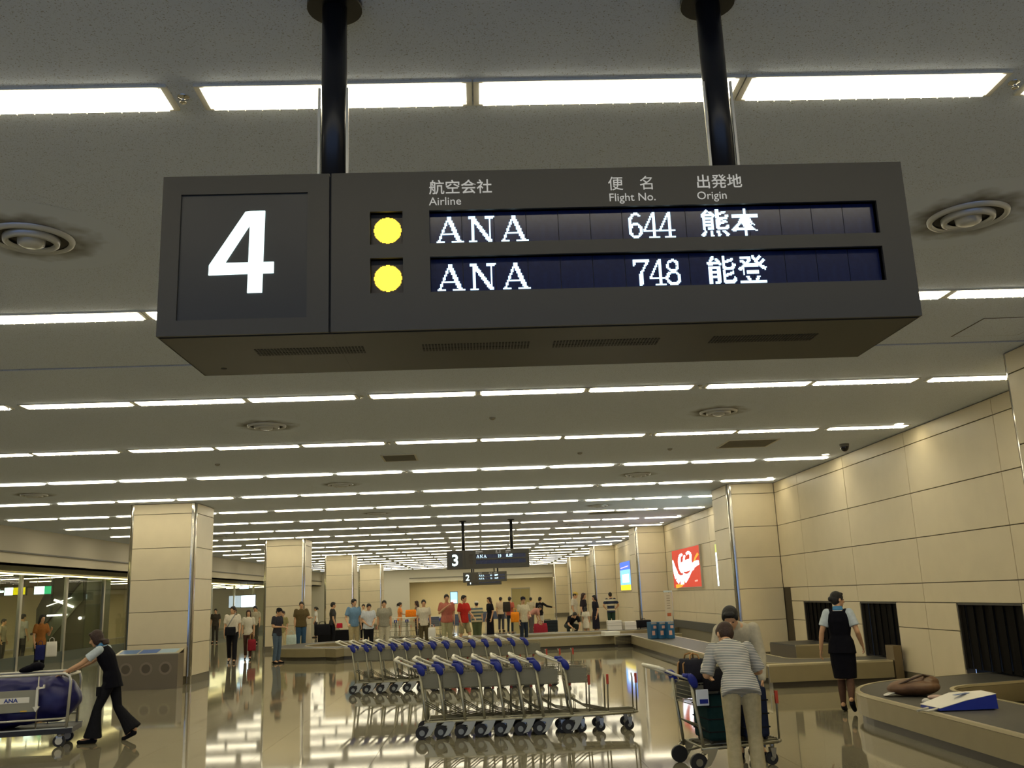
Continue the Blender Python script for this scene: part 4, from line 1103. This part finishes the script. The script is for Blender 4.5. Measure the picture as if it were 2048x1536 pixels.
bm = NB(); bx(bm, -.16, -.1, .06, .12, .6, .72); po = obj('radio_pouch', bm, M_BLACK, girl, bevel=.01)
bm = NB(); cone(bm, (-.178,.5,.925), (-.172,.515,.92), .032, n=14); obj('wristwatch', bm, M_CHROME, girl)
walker = person('uniformed woman in navy vest and skirt walking away beside the far hatch', (4.9, 13.05, 0), 62, 1.6,
  dict(neck=(0,.02,1.44), head=(.01,.05,1.57), elL=(-.25,-.04,1.12), wrL=(-.3,.04,.87), elR=(.24,-.03,1.12), wrR=(.27,.14,.92),
       knL=(-.07,.1,.44), anL=(-.07,.06,.11), toL=(-.07,.2,.03), knR=(.07,-.02,.45), anR=(.09,-.26,.2), toR=(.1,-.16,.07)),
  topm=BLUE_S, botm=M_NAVY, vest=M_NAVY, style='skirt', girth=1.08, sleeve=.7, hair='bun', fem=True, hi=True, scarf=SCARF, hdir=(.75,.65,0), socks=cloth((.09,.05,.035)))
stripe = person('woman in striped top and cream trousers seen from behind, bending over a trolley', (2.27, 8.6, 0), 84, 1.6,
  dict(pel=(0,-.03,.9), waist=(0,.05,1.02), chest=(-.02,.2,1.16), neck=(-.03,.36,1.27), head=(-.03,.47,1.345), shR=(.155,.31,1.22), shL=(-.185,.29,1.22),
       elL=(-.27,.24,.98), wrL=(-.255,.43,.99), elR=(.25,.3,1.0), wrR=(.16,.52,.97), hiR=(.09,-.03,.87), hiL=(-.09,-.03,.87), knR=(.1,-.01,.47), knL=(-.1,-.02,.47), anR=(.105,-.05,.085), anL=(-.105,-.06,.085)),
  topm=M_STRIPE, bottom=(.46,.4,.24), sleeve=.98, hair='short', hairm=M_HAIRB, fem=True, hi=True, hdir=(-.25,.6,-.55), flare=.012, girth=1.08, hem=.1, hands=dict(L=(.3,.6,-.5)))
bm = NB(); cone(bm, (-.252,.21,.99), (-.245,.27,.985), .052, .05, 16); cone(bm, (-.245,.27,.985), (-.243,.335,.99), .05, .046, 16)
soft('rolled_cuff', bm, cloth((.72,.68,.55)), stripe, .008, 3)
man4 = person('dark haired man in pale shirt and jeans bending towards the striped woman', (2.74, 10.15, 0), -98, 1.7,
  dict(pel=(0,0,.9), waist=(.02,.07,1.02), chest=(.07,.2,1.2), neck=(.11,.33,1.34), head=(.14,.43,1.39), shR=(.25,.28,1.27), shL=(-.1,.26,1.28), elL=(-.15,.3,1.0), wrL=(-.12,.42,.78), elR=(.33,.36,1.02), wrR=(.38,.46,.8),
       knR=(.1,.06,.48), knL=(-.1,.04,.48)),
  top=(.52,.48,.36), bottom=(.09,.12,.18), longsleeve=True, hair='short', hi=True, hdir=(.15,.6,-.6))
# --- everyone further off
HOLD = dict(elR=(.22,.0,1.12), wrR=(.1,.25,1.1), elL=(-.22,.0,1.12), wrL=(-.1,.25,1.08))
LOOKDN = dict(head=(0,.07,1.555))
BENT = dict(pel=(0,-.1,.88), waist=(0,.02,.98), chest=(0,.2,1.1), neck=(0,.35,1.2), head=(0,.45,1.24), shR=(.175,.32,1.15), shL=(-.175,.32,1.15), elR=(.22,.34,.87), wrR=(.18,.42,.62), elL=(-.22,.34,.87), wrL=(-.18,.42,.62))
def m_(*d, **k):
    o = {}
    for a in d: o.update(a)
    o.update(k); return o
STEP = dict(knL=(-.09,.14,.5), anL=(-.09,.2,.09), toL=(-.1,.37,.04), knR=(.09,-.04,.48), anR=(.09,-.24,.14), toR=(.1,-.1,.035))
M_RUGBY = stripes('wide_stripes', (.5,.42,.25), (.08,.12,.13), .13, .52)
M_NAVSTR = stripes('navy_bands', (.015,.025,.06), (.55,.52,.4), .2, .62)
def A(x, y, lab, *r, **k): return person(lab, (x, y, 0), *r, **k)
A(-7.88, 30.6, 'man in white T-shirt with black shoulder bag walking past the big column', -80, 1.73, STEP, (.72,.66,.54), (.015,.015,.02), hdir=(.5,.8,0), girth=1.05)
A(-7.72, 32.0, 'woman in pale top with red bag walking behind the white shirted man', -80, 1.6, STEP, (.66,.62,.5), (.08,.04,.03), fem=True, hair='long', hairm=M_HAIRB)
A(-10.57, 45., 'man in cap and grey shirt under the first bright screen', -80, 1.7, None, (.42,.38,.27), (.06,.06,.04), cap=(cloth((.05,.05,.06)), 'cap'))
A(-6.18, 29.2, 'man in dark T-shirt and jeans looking down at his phone', -25, 1.63, m_(HOLD, LOOKDN), (.035,.035,.045), (.09,.13,.18), hdir=(0,.8,-.6), cap=(cloth((.012,.012,.015)), 'cap'))
A(-7.2, 35.0, 'woman in olive cardigan behind the man looking at his phone', -110, 1.5, None, (.3,.27,.12), (.6,.52,.3), fem=True, style='crop', hairm=M_HAIRB)
A(-6.72, 35.9, 'man in brown T-shirt with orange print holding a paper beside the second column', -75, 1.8, m_(elL=(-.25,.05,1.12), wrL=(-.32,.28,1.14)), (.12,.09,.04), (.04,.09,.16), girth=1.15)
A(-5.81, 37.5, 'man in black clothes seen from the side carrying a big black bag', 20, 1.74, None, (.05,.05,.05), (.012,.012,.012))
A(-4.39, 33.0, 'man in blue shirt and khaki trousers holding a red item', -60, 1.82, m_(elR=(.27,.0,1.1), wrR=(.3,.24,.95)), (.16,.28,.42), (.52,.43,.24), hdir=(-.3,.9,0))
A(-3.82, 32.4, 'man in white shirt and dark trousers looking down, front of the dark haired pair', -70, 1.66, m_(HOLD, LOOKDN, wrR=(.1,.22,.98), wrL=(-.1,.22,.96)), (.62,.66,.7), (.015,.015,.02), hdir=(0,.8,-.6), girth=1.1)
A(-5.41, 44., 'dark haired person half hidden behind the blue shirted man', -90, 1.6, None, (.6,.52,.35), (.02,.02,.02))
A(-4.6, 45., 'second dark haired person far behind the white shirted man', -90, 1.62, None, (.5,.45,.3), (.02,.02,.02))
A(-3.35, 33.0, 'man in grey shirt and pale trousers standing left of the orange top woman', -85, 1.73, None, (.33,.31,.24), (.62,.57,.42), girth=1.1)
A(-3.76, 44., 'woman in orange top seen side on behind the parked trolleys', 10, 1.62, m_(elR=(.2,.1,1.15), wrR=(.15,.35,1.1)), (.85,.3,.08), (.6,.5,.35), fem=True, hair='pony')
A(-2.0, 33.0, 'young man in white and blue raglan shirt holding a shopping bag', -80, 1.7, None, (.68,.62,.48), (.1,.08,.04), topm=None)
A(-2.94, 43.6, 'woman with brown hair and orange bag behind the raglan shirt man', 170, 1.66, None, (.2,.15,.12), (.05,.04,.04), fem=True, hair='long', hairm=M_HAIRB)
A(-1.21, 33., 'man in pinkish shirt and pale green trousers with an arm raised to his chest', -80, 1.85, m_(elR=(.24,.02,1.12), wrR=(.02,.22,1.32)), (.5,.17,.12), (.45,.43,.25), girth=1.12)
A(-.62, 32.7, 'tall man in red T-shirt and khaki shorts', -40, 1.8, m_(STEP, elL=(-.2,.1,1.12), wrL=(-.1,.34,.98)), (.55,.035,.025), (.3,.26,.14), style='shorts', girth=1.05)
A(-.2, 36.8, 'person in striped polo shirt and white cap seen from behind', 90, 1.56, None, (.4,.4,.3), (.1,.12,.06), topm=M_RUGBY, cap=(cloth((.7,.65,.55)), 'cap'), girth=1.35)
A(.32, 38.2, 'woman with long dark hair in a long black dress', -150, 1.7, None, (.012,.012,.014), None, style='dress', hem=.12, hair='long', hairm=M_HAIRB, fem=True)
A(.95, 48., 'person in beige shirt far behind the black dress woman', 70, 1.68, None, (.55,.42,.28), (.05,.05,.06))
A(1.3, 44.5, 'woman in red top with dark backpack seen from behind', 70, 1.68, None, (.5,.12,.08), (.03,.04,.05), fem=True, hair='pony')
A(1.42, 33., 'man in cream shirt and cap with an orange bag on a strap', -60, 1.66, m_(elL=(-.22,.04,1.12), wrL=(-.12,.26,1.06)), (.62,.56,.38), (.03,.04,.06), cap=(cloth((.02,.02,.03)), 'cap'), hdir=(.2,.9,-.1))
A(2.57, 50., 'dark haired person in pale top just left of the black topped woman', 80, 1.6, None, (.55,.48,.33), (.1,.1,.1))
A(2.62, 43., 'woman in black top and white trousers reaching right', 60, 1.62, m_(elR=(.35,.05,1.25), wrR=(.58,.12,1.2)), (.015,.015,.015), (.62,.6,.5), fem=True, longsleeve=True, hair='pony')
A(2.05, 40.5, 'bent person in pinkish top beside the red bag', 10, 1.6, BENT, (.5,.25,.2), (.12,.1,.1), fem=True)
A(3.73, 38.5, 'man in yellowish cap and white shirt at the left of the right hand family', -20, 1.78, m_(LOOKDN), (.66,.62,.5), (.5,.46,.36), cap=(cloth((.55,.4,.1)), 'cap'), hdir=(.2,.8,-.4))
A(4.0, 37.5, 'woman with long brown hair and dark top in the family at right', -30, 1.72, None, (.03,.025,.03), (.4,.35,.25), fem=True, hair='long', hairm=M_HAIRB)
A(4.42, 37.2, 'woman in long black dress over a pale top at the right of the family', 200, 1.62, None, (.02,.02,.025), None, style='dress', hem=.35, fem=True, hair='bob')
A(3.35, 36.35, 'man in black T-shirt crouching over the belt', -70, 1.7, m_(BENT, pel=(0,-.15,.55), waist=(0,-.02,.66), chest=(0,.16,.78), neck=(0,.3,.86), head=(0,.4,.9), shR=(.18,.27,.82), shL=(-.18,.27,.82), elR=(.24,.32,.58), wrR=(.14,.45,.45), elL=(-.24,.32,.58), wrL=(-.14,.45,.45),
   hiR=(.1,-.15,.52), hiL=(-.1,-.15,.52), knR=(.2,.2,.5), knL=(-.2,.2,.5)), (.012,.015,.015), (.03,.04,.04), hdir=(0,.6,-.7))
A(3.95, 36.4, 'girl in white dress standing behind the crouching man', 60, 1.2, None, (.66,.62,.48), None, style='dress', hem=.55, fem=True, hair='bob')
A(5.62, 41.5, 'man in navy and white banded shirt with hands on hips by the pilaster', 95, 1.7, m_(elR=(.34,-.04,1.14), wrR=(.2,.04,.98), elL=(-.34,-.04,1.14), wrL=(-.2,.04,.98)), (.02,.03,.06), (.03,.06,.05), topm=M_NAVSTR, girth=1.05)
A(-12.87, 28.5, 'long haired woman in orange brown top by the glass partition on the left', -35, 1.7, m_(elL=(-.22,.05,1.1), wrL=(-.16,.25,1.25)), (.3,.12,.03), (.02,.018,.02), fem=True, hair='long')
A(-16.95, 36., 'man in grey shirt seen from behind through the glass at far left', 70, 1.75, None, (.38,.38,.36), (.03,.03,.035))
A(-17.4, 35.5, 'small dark haired person behind the glass at far left', 0, 1.6, None, (.4,.34,.24), (.05,.05,.05))
A(-12.78, 25.6, 'person in pale blue top cut off by the left edge of the picture', 10, 1.5, None, (.35,.45,.6), (.03,.03,.04))
A(-13.2, 48., 'dark clothed person far off just right of the big column', -90, 1.65, None, (.06,.05,.04), (.05,.045,.04))
A(-12.5, 49., 'brown clothed person far off right of the big column', -70, 1.6, None, (.18,.11,.06), (.08,.05,.04), fem=True, hair='long')
A(-12.6, 54., 'pale shirted person far off below the first bright screen', -90, 1.62, None, (.5,.46,.36), (.08,.08,.08))
A(-8.6, 50., 'person in white top below the second bright screen', 180, 1.55, None, (.7,.68,.62), (.04,.04,.05), hair='pony', fem=True)

# ------------------------------------------------------------------ carried and loose things
def bag(name, label, loc, size, m, rz=0, hm=None, round_=.03, cat='bag', handle=True, hz=.12, taper=.9):
    t = thing(name, label, cat, loc, rz)
    w, d, h = size; bm = NB()
    loft(bm, [((0,0,0),(1,0,0),(0,1,0),w/2*.96,d/2*.96),((0,0,h*.1),(1,0,0),(0,1,0),w/2,d/2),((0,0,h*.7),(1,0,0),(0,1,0),w/2*.98,d/2*.95),((0,0,h),(1,0,0),(0,1,0),w/2*taper,d/2*taper*.7)], 20, power=5)
    obj('body', bm, m, t)
    if handle:
        for s in (-1, 1):
            bm = NB(); tube(bm, [(-w*.22,s*d*.28,h*.9),(-w*.18,s*d*.2,h+hz*.7),(0,s*d*.1,h+hz),(w*.18,s*d*.2,h+hz*.7),(w*.22,s*d*.28,h*.9)], .009, 6); obj('handle', bm, hm or m, t)
    return t
def strap_part(parent, pts, m, r=.012):
    bm = NB(); tube(bm, pts, r, 6); return obj('strap', bm, m, parent)
b = bag('shoulder_bag', 'black shoulder bag slung on the white T-shirt man', (-7.88, 30.36, .83), (.34,.14,.26), M_BLACK, .1, handle=False)
strap_part(b, [(-.1,0,.24),(.02,-.02,.45),(.14,.05,.66),(.1,.2,.68)], cloth((.3,.3,.28)), .018)
bag('tote_bag', 'dark red bag carried by the woman behind the white T-shirt man', (-7.55, 31.8, .28), (.26,.14,.36), cloth((.25,.02,.03)), .5, cloth((.4,.25,.1)), hz=.2)
bag('shopping_bag', 'white and teal shopping bag carried beside the orange print man', (-7.02, 35.6, .2), (.38,.14,.42), cloth((.55,.66,.62)), .2, hz=.14)
bag('holdall', 'large black holdall carried by the man dressed in black', (-6.15, 37.2, .5), (.6,.28,.42), M_BLACK, .4, hz=.1)
bag('pouch', 'small red item in the hand of the blue shirted man', (-4.85, 32.85, .86), (.2,.12,.16), cloth((.5,.02,.04)), 0, handle=False)
bag('paper_bag', 'white paper bag with blue mark carried by the raglan shirt man', (-1.72, 32.8, .42), (.26,.12,.34), mat('paper_white', (.75,.73,.66), .7), .1, hz=.1)
bag('handbag', 'bright orange bag behind the raglan shirt man', (-3.2, 43.3, .95), (.5,.2,.32), cloth((.9,.25,.02)), 0, handle=False)
bag('shoulder_bag', 'bright orange round bag beside the cream shirted man', (1.13, 32.9, .82), (.3,.16,.34), cloth((.95,.3,.02)), 0)
bag('backpack', 'dark backpack on the woman in the red top', (1.15, 44.25, 1.0), (.34,.2,.44), cloth((.04,.035,.03)), .3, handle=False)
bag('suitcase', 'dark red bag on the floor beside the bent person', (2.5, 41.3, 0), (.6,.3,.5), cloth((.35,.03,.05)), .2)
bag('carry_bag', 'white carrier bag held by the orange top woman by the glass', (-12.45, 28.3, .5), (.3,.14,.42), mat('paper_white', (.75,.73,.66), .7), .4)
bag('carry_bag', 'dark blue carrier bag beside the white carrier bag at left', (-12.72, 28.2, .42), (.26,.14,.42), cloth((.02,.025,.12)), .4)
# luggage on the loaded trolley
def hard_case(name, label, loc, size, m, rz=0, tilt=0, parts=True):
    t = thing(name, label, 'suitcase', loc, rz); t.rotation_euler = (tilt, 0, rz)
    w, d, h = size
    bm = NB(); bx(bm, -w/2, w/2, -d/2, d/2, .03, h); obj('shell', bm, m, t, bevel=.03)
    bm = NB()
    for z in (.25, .5, .75): bx(bm, -w/2-.003, w/2+.003, -d/2-.003, d/2+.003, h*z-.006, h*z+.006)
    obj('ridge_bands', bm, M_BLACK, t, bevel=.002)
    bm = NB(); tube(bm, [(-w*.15,0,h-.01),(-w*.14,0,h+.04),(w*.14,0,h+.04),(w*.15,0,h-.01)], .011, 8); obj('carry_handle', bm, M_BLACK, t)
    for sx in (-1, 1):
        for sy in (-1, 1): bm = NB(); cone(bm, (sx*w*.38-.012, sy*d*.35, .028), (sx*w*.38+.012, sy*d*.35, .028), .028, n=12); obj('wheel', bm, M_TYRE, t)
    return t
hard_case('suitcase', 'tall black and teal suitcase standing on the loaded trolley', (2.27, 9.62, .236), (.3,.44,.46), cloth((.008,.03,.032)), math.radians(8))
bag('soft_bag', 'black soft bag lying on top of the teal suitcase', (2.27, 9.55, .73), (.3,.4,.2), M_BLACK, math.radians(8), hz=.14)
hard_case('suitcase', 'dark navy suitcase farther forward on the loaded trolley', (2.62, 9.7, .236), (.26,.42,.5), cloth((.015,.02,.045)), math.radians(8))
b = bag('boston_bag', 'black handbag with tan straps riding in the trolley basket', (2.08, 9.62, .82), (.23,.34,.2), cloth((.012,.013,.022)), math.radians(8), mat('tan_leather', (.42,.22,.07), .5), hz=.055)
for s in (-1, 1):
    bm = NB(); tube(bm, [(-.08,s*.08-.1*0,.19),(-.118,s*.07,.16),(-.122,s*.09,.02)], .009, 6); obj('strap', bm, MATS['tan_leather'], b)
t = thing('document_pouch', 'white plastic pouch hanging beside the black soft bag', 'pouch', (2.1, 9.36, .6))
bm = NB(); bx(bm, -.06, .06, -.01, .01, 0, .15); obj('body', bm, mat('pouch_white', (.75,.82,.95), .3), t, bevel=.005)
bm = NB(); bx(bm, -.03, .05, -.014, -.009, .02, .06); obj('blue_print', bm, M_BLUEP, t)

# big caged baggage cart on the left
t = thing('baggage_cart', 'long silver railed baggage cart holding a blue bundle at the left edge', 'baggage cart', (-6.59, 13.17, 0), .21)
bm = NB(); bx(bm, -1.15, 1.13, -.34, .34, .17, .24); obj('deck', bm, mat('cart_deck', (.02,.02,.025), .5), t)
bm = NB()
for s in (-1, 1): bx(bm, -1.15, 1.14, s*.345-.008, s*.345+.008, .235, .25)
obj('deck_edge', bm, M_RIM, t)
for s in (-1, 1):
    bm = NB(); tube(bm, [(-1.12,s*.34,.24),(-1.12,s*.34,.86),(-1.06,s*.34,.925),(1.0,s*.34,.925),(1.06,s*.34,.89),(1.08,s*.34,.82),(1.06,s*.34,.24)], .019); obj('side_rail', bm, M_WHITEPL if False else mat('rail_enamel', (.6,.58,.5), .3, .5), t)
    bm = NB(); tube(bm, [(-1.12,s*.34,.36),(1.05,s*.34,.36)], .014); obj('lower_rail', bm, MATS['rail_enamel'], t)
    for x in (-.45, .1, .69): 
        bm = NB(); cone(bm, (x,s*.34,.24), (x,s*.34,.92), .009, n=8); obj('upright', bm, M_STEEL, t)
bm = NB(); tube(bm, [(1.06,-.34,.9),(1.06,.34,.9)], .017); tube(bm, [(-1.1,-.34,.9),(-1.1,.34,.9)], .017); obj('end_rail', bm, MATS['rail_enamel'], t)
bm = NB(); bx(bm, .12, .68, -.372, -.355, .47, .74); pl = obj('name_plate', bm, mat('plate_grey', (.3,.29,.22), .4), t)
bm = NB(); bx(bm, .22, .6, -.376, -.372, .585, .655); obj('label_strip', bm, M_WHITEP, pl)
PLATE.parent = pl
bm = NB(); bx(bm, .5, .58, -.374, -.372, .475, .49); obj('yellow_mark', bm, mat('mark_yellow', (.7,.45,.05), .5), pl)
for sx in (-1, 1):
    for sy in (-1, 1):
        x, y = sx*.88+.1, sy*.27
        bm = NB(); cone(bm, (x,y,.17), (x,y,.13), .04); 
        for q in (-1, 1): wprism(bm, [(x-.05,.14),(x+.03,.14),(x+.02,.06),(x-.03,.06)], y+q*.028-.003, y+q*.028+.003)
        ca = obj('castor', bm, M_STEEL, t)
        bm = NB(); cone(bm, (x-.01,y-.022,.075), (x-.01,y+.022,.075), .075, n=22); obj('wheel', bm, M_TYRE, ca)
        bm = NB(); cone(bm, (x-.01,y-.034,.075), (x-.01,y+.034,.075), .045, n=18); obj('hub', bm, mat('hub_white', (.6,.58,.5), .4), ca)
bm = NB()
for c, r in [((-6.9,13.4,.6),(.8,.28,.32)), ((-6.3,13.38,.6),(.6,.3,.33)), ((-5.8,13.4,.6),(.38,.29,.3)), ((-5.78,13.38,.52),(.32,.27,.2)), ((-6.6,13.42,.42),(.95,.28,.19)), ((-7.3,13.4,.55),(.5,.27,.3)), ((-6.2,13.4,.76),(.62,.27,.15)), ((-6.9,13.4,.78),(.5,.27,.14)), ((-6.0,13.36,.44),(.3,.28,.16)), ((-5.66,13.36,.6),(.33,.28,.3))]:
    ball(bm, c, *r, n=20, m=14)
tex_ = bpy.data.textures.new('folds', 'CLOUDS'); tex_.noise_scale = .22; tex_.noise_depth = 1
tp = soft('blue_bundle', bm, mat('blue_tarpaulin', (.014,.014,.11), .42, noise=.15, nscale=6, bump=.5, bscale=7), None, .02, 4)
dm = tp.modifiers.new('folds', 'DISPLACE'); dm.texture = tex_; dm.strength = .07; dm.mid_level = .5
tp.location = (2.56, 1.417, 0); tp.rotation_euler = (0, 0, .21)
tag(tp, 'bulging dark blue tarpaulin bundle inside the railed cart', 'bundle')
bm = NB(); Q = lambda pts: [(x+.17, z) for x, z in pts]
wprism(bm, Q([(-5.98,.78),(-5.965,.78),(-5.965,.53),(-5.94,.53),(-5.98,.465),(-6.02,.53),(-5.99,.53),(-5.99,.76)]), 13.0, 13.06); wprism(bm, Q([(-5.98,.765),(-5.91,.775),(-5.91,.8),(-5.895,.8),(-5.895,.755),(-5.98,.745)]), 13.0, 13.06)
obj('white_arrow', bm, M_WHITEP, tp)
bm = NB(); ball(bm, (0,0,.06), .17, .11, .05, 14, 8, Matrix.Rotation(-.2, 3, 'Y')); ball(bm, (.07,0,.08), .1, .1, .06)
ct = soft('folded_cloth', bm, M_NAVY, None, .01, 4, (-6.15, 13.42, .93)); tag(ct, 'crumpled navy cloth lying on top of the railed cart', 'cloth')

# recycling bin by the column
t = thing('recycling_bin', 'low metal recycling bin with three round holes in front of the big column', 'bin', (-7.44, 21.65, 0))
w, d, h = .69, .3, .74
bm = NB(); wprism(bm, [(-w,0),(w,0),(w,h),(-w,h)], 0, .02); bx(bm, -w, w, .4, .42, 0, h+.08); bx(bm, -w, -w+.02, .02, .4, 0, h); bx(bm, w-.02, w, .02, .4, 0, h)
obj('cabinet', bm, mat('bin_steel', (.2,.16,.1), .4, .5), t)
bm = NB(); A_ = [(0,h),(.42,h+.085),(.42,h+.1),(0,h+.015)]
yprism(bm, A_, -w-.01, w+.01); obj('sloping_top', bm, M_RIM, t)
bm = NB(); bx(bm, -w+.02, w-.02, .02, .4, .0, .05); obj('base', bm, M_DARK, t)
for k, x in enumerate((-.44, 0, .42)):
    bm = NB(); cone(bm, (x,-.004,.44), (x,.001,.44), .14, n=28); hr_ = obj('hole_ring', bm, mat('ring_bronze', (.26,.21,.14), .4, .6), t)
    bm = NB(); cone(bm, (x,-.007,.44), (x,-.003,.44), .095, n=28); obj('hole', bm, mat('bin_hole', (.1,.08,.05), .5), hr_)
    bm = NB(); x0, x1 = x-.2, x+.2
    v = [bm.verts.new(p) for p in ((x0,.05,h+.026),(x1,.05,h+.026),(x1,.38,h+.094),(x0,.38,h+.094))]; bm.faces.new(v)
    obj('top_notice', bm, mat(('notice_blue_a','notice_blue_b','notice_pale')[k], ((.05,.16,.4),(.03,.12,.4),(.35,.5,.62))[k], .3), t)

# things on the belts
bm = NB(); ball(bm, (0,0,.09), .3, .22, .1, 16, 10); ball(bm, (.12,.05,.14), .18, .17, .09, 12, 8); ball(bm, (-.1,-.05,.08), .22, .15, .08, 12, 8)
bb = soft('brown_bag', bm, mat('brown_leather', (.13,.065,.03), .5, noise=.2, nscale=8, bump=.6, bscale=10), None, .012, 3, (5.16, 11.55, .36)); bb.rotation_euler = (0,0,-.3)
tag(bb, 'slumped brown bag lying on the near belt', 'bag')
bm = NB(); tube(bm, [(-.2,-.12,.12),(-.05,-.16,.19),(.1,-.1,.235),(.2,.02,.2)], .014, 6); obj('strap', bm, mat('strap_dark', (.05,.025,.015), .5), bb)
bm = NB(); loft(bm, [((-.2,-.02,.05),(0,1,0),(.3,0,1),.1,.02),((-.33,-.08,.015),(0,1,0),(.3,0,1),.1,.012),((-.36,-.09,.01),(0,1,0),(.3,0,1),.05,.006)], 12); obj('white_tag', bm, M_WHITEP, bb)
t = thing('paper_carrier_bag', 'white carrier bag with blue side lying flat on the near belt', 'carrier bag', (4.98, 10.2, .36), -.12)
bm = NB(); v = {}
for nm, p in dict(a=(-.3,.16,.03), b=(.3,.16,.16), c=(.36,-.14,.15), d=(-.24,-.16,.03)).items(): v[nm] = p
up = [(-.3,.2,.035),(.02,.22,.14),(.34,.16,.16),(.38,-.13,.155),(.05,-.16,.1),(-.22,-.17,.03)]
dn = [(x, y, .004) for x, y, z in up]
U = [bm.verts.new(p) for p in up]; bm.faces.new(U); 
U2 = [bm.verts.new((x,y,z-.004)) for x,y,z in up]; bm.faces.new(U2[::-1])
for i in range(6): bm.faces.new((U[i], U[(i+1)%6], U2[(i+1)%6], U2[i]))
obj('white_face', bm, mat('paper_white', (.75,.73,.66), .7), t)
bm = NB(); U = [bm.verts.new((x*.985,y*.985,z-.006)) for x,y,z in up]; D = [bm.verts.new(p) for p in dn]
for i in range(6): bm.faces.new((U[i], U[(i+1)%6], D[(i+1)%6], D[i]))
bm.faces.new(D[::-1]); obj('blue_sides', bm, mat('bag_blue', (.01,.03,.32), .4), t)
bm = NB(); tube(bm, [(-.2,-.1,.02),(-.36,-.2,.012),(-.45,-.16,.01),(-.3,-.04,.02)], .012, 6); obj('cord_handle', bm, M_WHITEP, t)
bm = NB(); bx(bm, .0, .2, -.03, .02, .136, .139); lg = obj('blue_emblem', bm, mat('emblem_blue', (.1,.16,.35), .5), t); lg.rotation_euler = (0,-.05,.5)
bm = NB(); ball(bm, (0,0,.035), .05, .035, .035, 10, 8); o = soft('crumpled_tissue', bm, mat('paper_white', (.75,.73,.66), .7), None, .008, 2, (4.86, 10.62, .36)); tag(o, 'tiny crumpled pale scrap on the near belt left of the white bag', 'scrap')
bm = NB(); ball(bm, (0,0,.03), .1, .05, .03, 12, 8, Matrix.Rotation(-.5, 3, 'Z')); o = soft('luggage_tag_bundle', bm, mat('pinkish_paper', (.5,.36,.3), .6), None, .008, 2, (5.15, 10.98, .36)); tag(o, 'small pale pink tag bundle between the brown bag and the white bag', 'tag')

# blue crates and stand, boxes on the far belts
for i, x in enumerate((4.86, 5.08, 5.3)):
    t = thing('blue_crate', 'tall blue box with pale printed patches standing on the belt, %s' % ('left one', 'middle one', 'right one')[i], 'box', (x, 27.4-.12*i, .36), .2, 'blue boxes on the bend of the belt')
    bm = NB(); bx(bm, -.1, .1, -.15, .15, 0, .46); obj('body', bm, mat('crate_blue', (.01,.09,.2), .5), t, bevel=.01)
    bm = NB(); bx(bm, -.07, .02, -.154, -.15, .1, .22); bx(bm, -.02, .07, -.154, -.15, .28, .36); obj('print_patch', bm, mat('patch_pink', (.62,.35,.28), .6), t)
    bm = NB(); bx(bm, -.085, .085, -.155, .155, .4, .45); obj('band', bm, mat('crate_band', (.25,.22,.2), .6), t)
t = thing('notice_stand', 'slim upright stand with a paper notice behind the blue boxes', 'stand', (6.2, 31.6, 0))
bm = NB(); cone(bm, (.14,0,0), (.14,0,1.68), .015); bx(bm, -.2, .2, -.1, .1, 0, .02); bx(bm, -.14, .15, -.012, .012, 1.62, 1.68); obj('frame', bm, M_STEEL, t)
bm = NB(); bx(bm, -.12, .11, -.008, 0, .7, 1.6); nt_ = obj('notice', bm, mat('notice_paper', (.68,.6,.45), .6), t)
bm = NB()
for k in range(6): bx(bm, -.05, .06, -.011, -.008, 1.1+.08*k, 1.12+.08*k)
obj('printed_lines', bm, mat('print_brown', (.3,.24,.16), .6), nt_)
bm = NB(); bx(bm, -.06, .07, -.011, -.008, .85, .95); obj('red_print', bm, mat('print_red', (.6,.16,.06), .6), nt_)
for i, (x, y, w_, h_, l) in enumerate([(4.75,34.5,.5,.34,'stack of white cartons on the far belt'),(5.3,34.5,.42,.28,'white carton tilted beside the carton stack'),(4.05,30.35,.5,.13,'low white parcel on the near side of the long belt')]):
    t = thing('white_carton', l, 'box', (x, y, .36), .1*i)
    bm = NB(); bx(bm, -w_/2, w_/2, -.2, .2, 0, h_); obj('body', bm, mat('carton_white', (.72,.7,.62), .6), t, bevel=.008)
    bm = NB(); bx(bm, -w_/2-.002, w_/2+.002, -.203, .203, h_*.48, h_*.52); bx(bm, -w_/2-.002, w_/2+.002, -.203, .203, h_*.74, h_*.76) if i == 0 else None; obj('edge_tape', bm, mat('tape_grey', (.4,.37,.3), .6), t)
t = hard_case('suitcase', 'black suitcase lying on the far belt near the pilaster', (5.9, 35.0, .36), (.5,.3,.3), M_BLACK, .3)
t = hard_case('suitcase', 'black suitcase on the far belt left of the man in black', (-6.0, 32.3+7.0, 0), (1.3,.4,.62), M_BLACK, 0)
t = hard_case('suitcase', 'low black case behind the family at right', (3.0, 44, 0), (.9,.4,.55), cloth((.03,.04,.05)), 0)
for i, (y) in enumerate((47, 52, 57)):
    t = thing('bench', 'row of dim seats along the far side, %s' % ORD[i], 'bench', (-2+1.5*i, y, 0), 0, 'far benches')
    bm = NB(); bx(bm, -1, 1, -.25, .25, .4, .46); obj('seat', bm, mat('seat_blue', (.08,.1,.16), .5), t, bevel=.02)
    bm = NB(); bx(bm, -1, 1, .2, .26, .46, .85); obj('backrest', bm, MATS['seat_blue'], t, bevel=.02)
    for x in (-.8, .8): bm = NB(); bx(bm, x-.03, x+.03, -.2, .2, 0, .4); obj('leg', bm, M_STEEL, t)
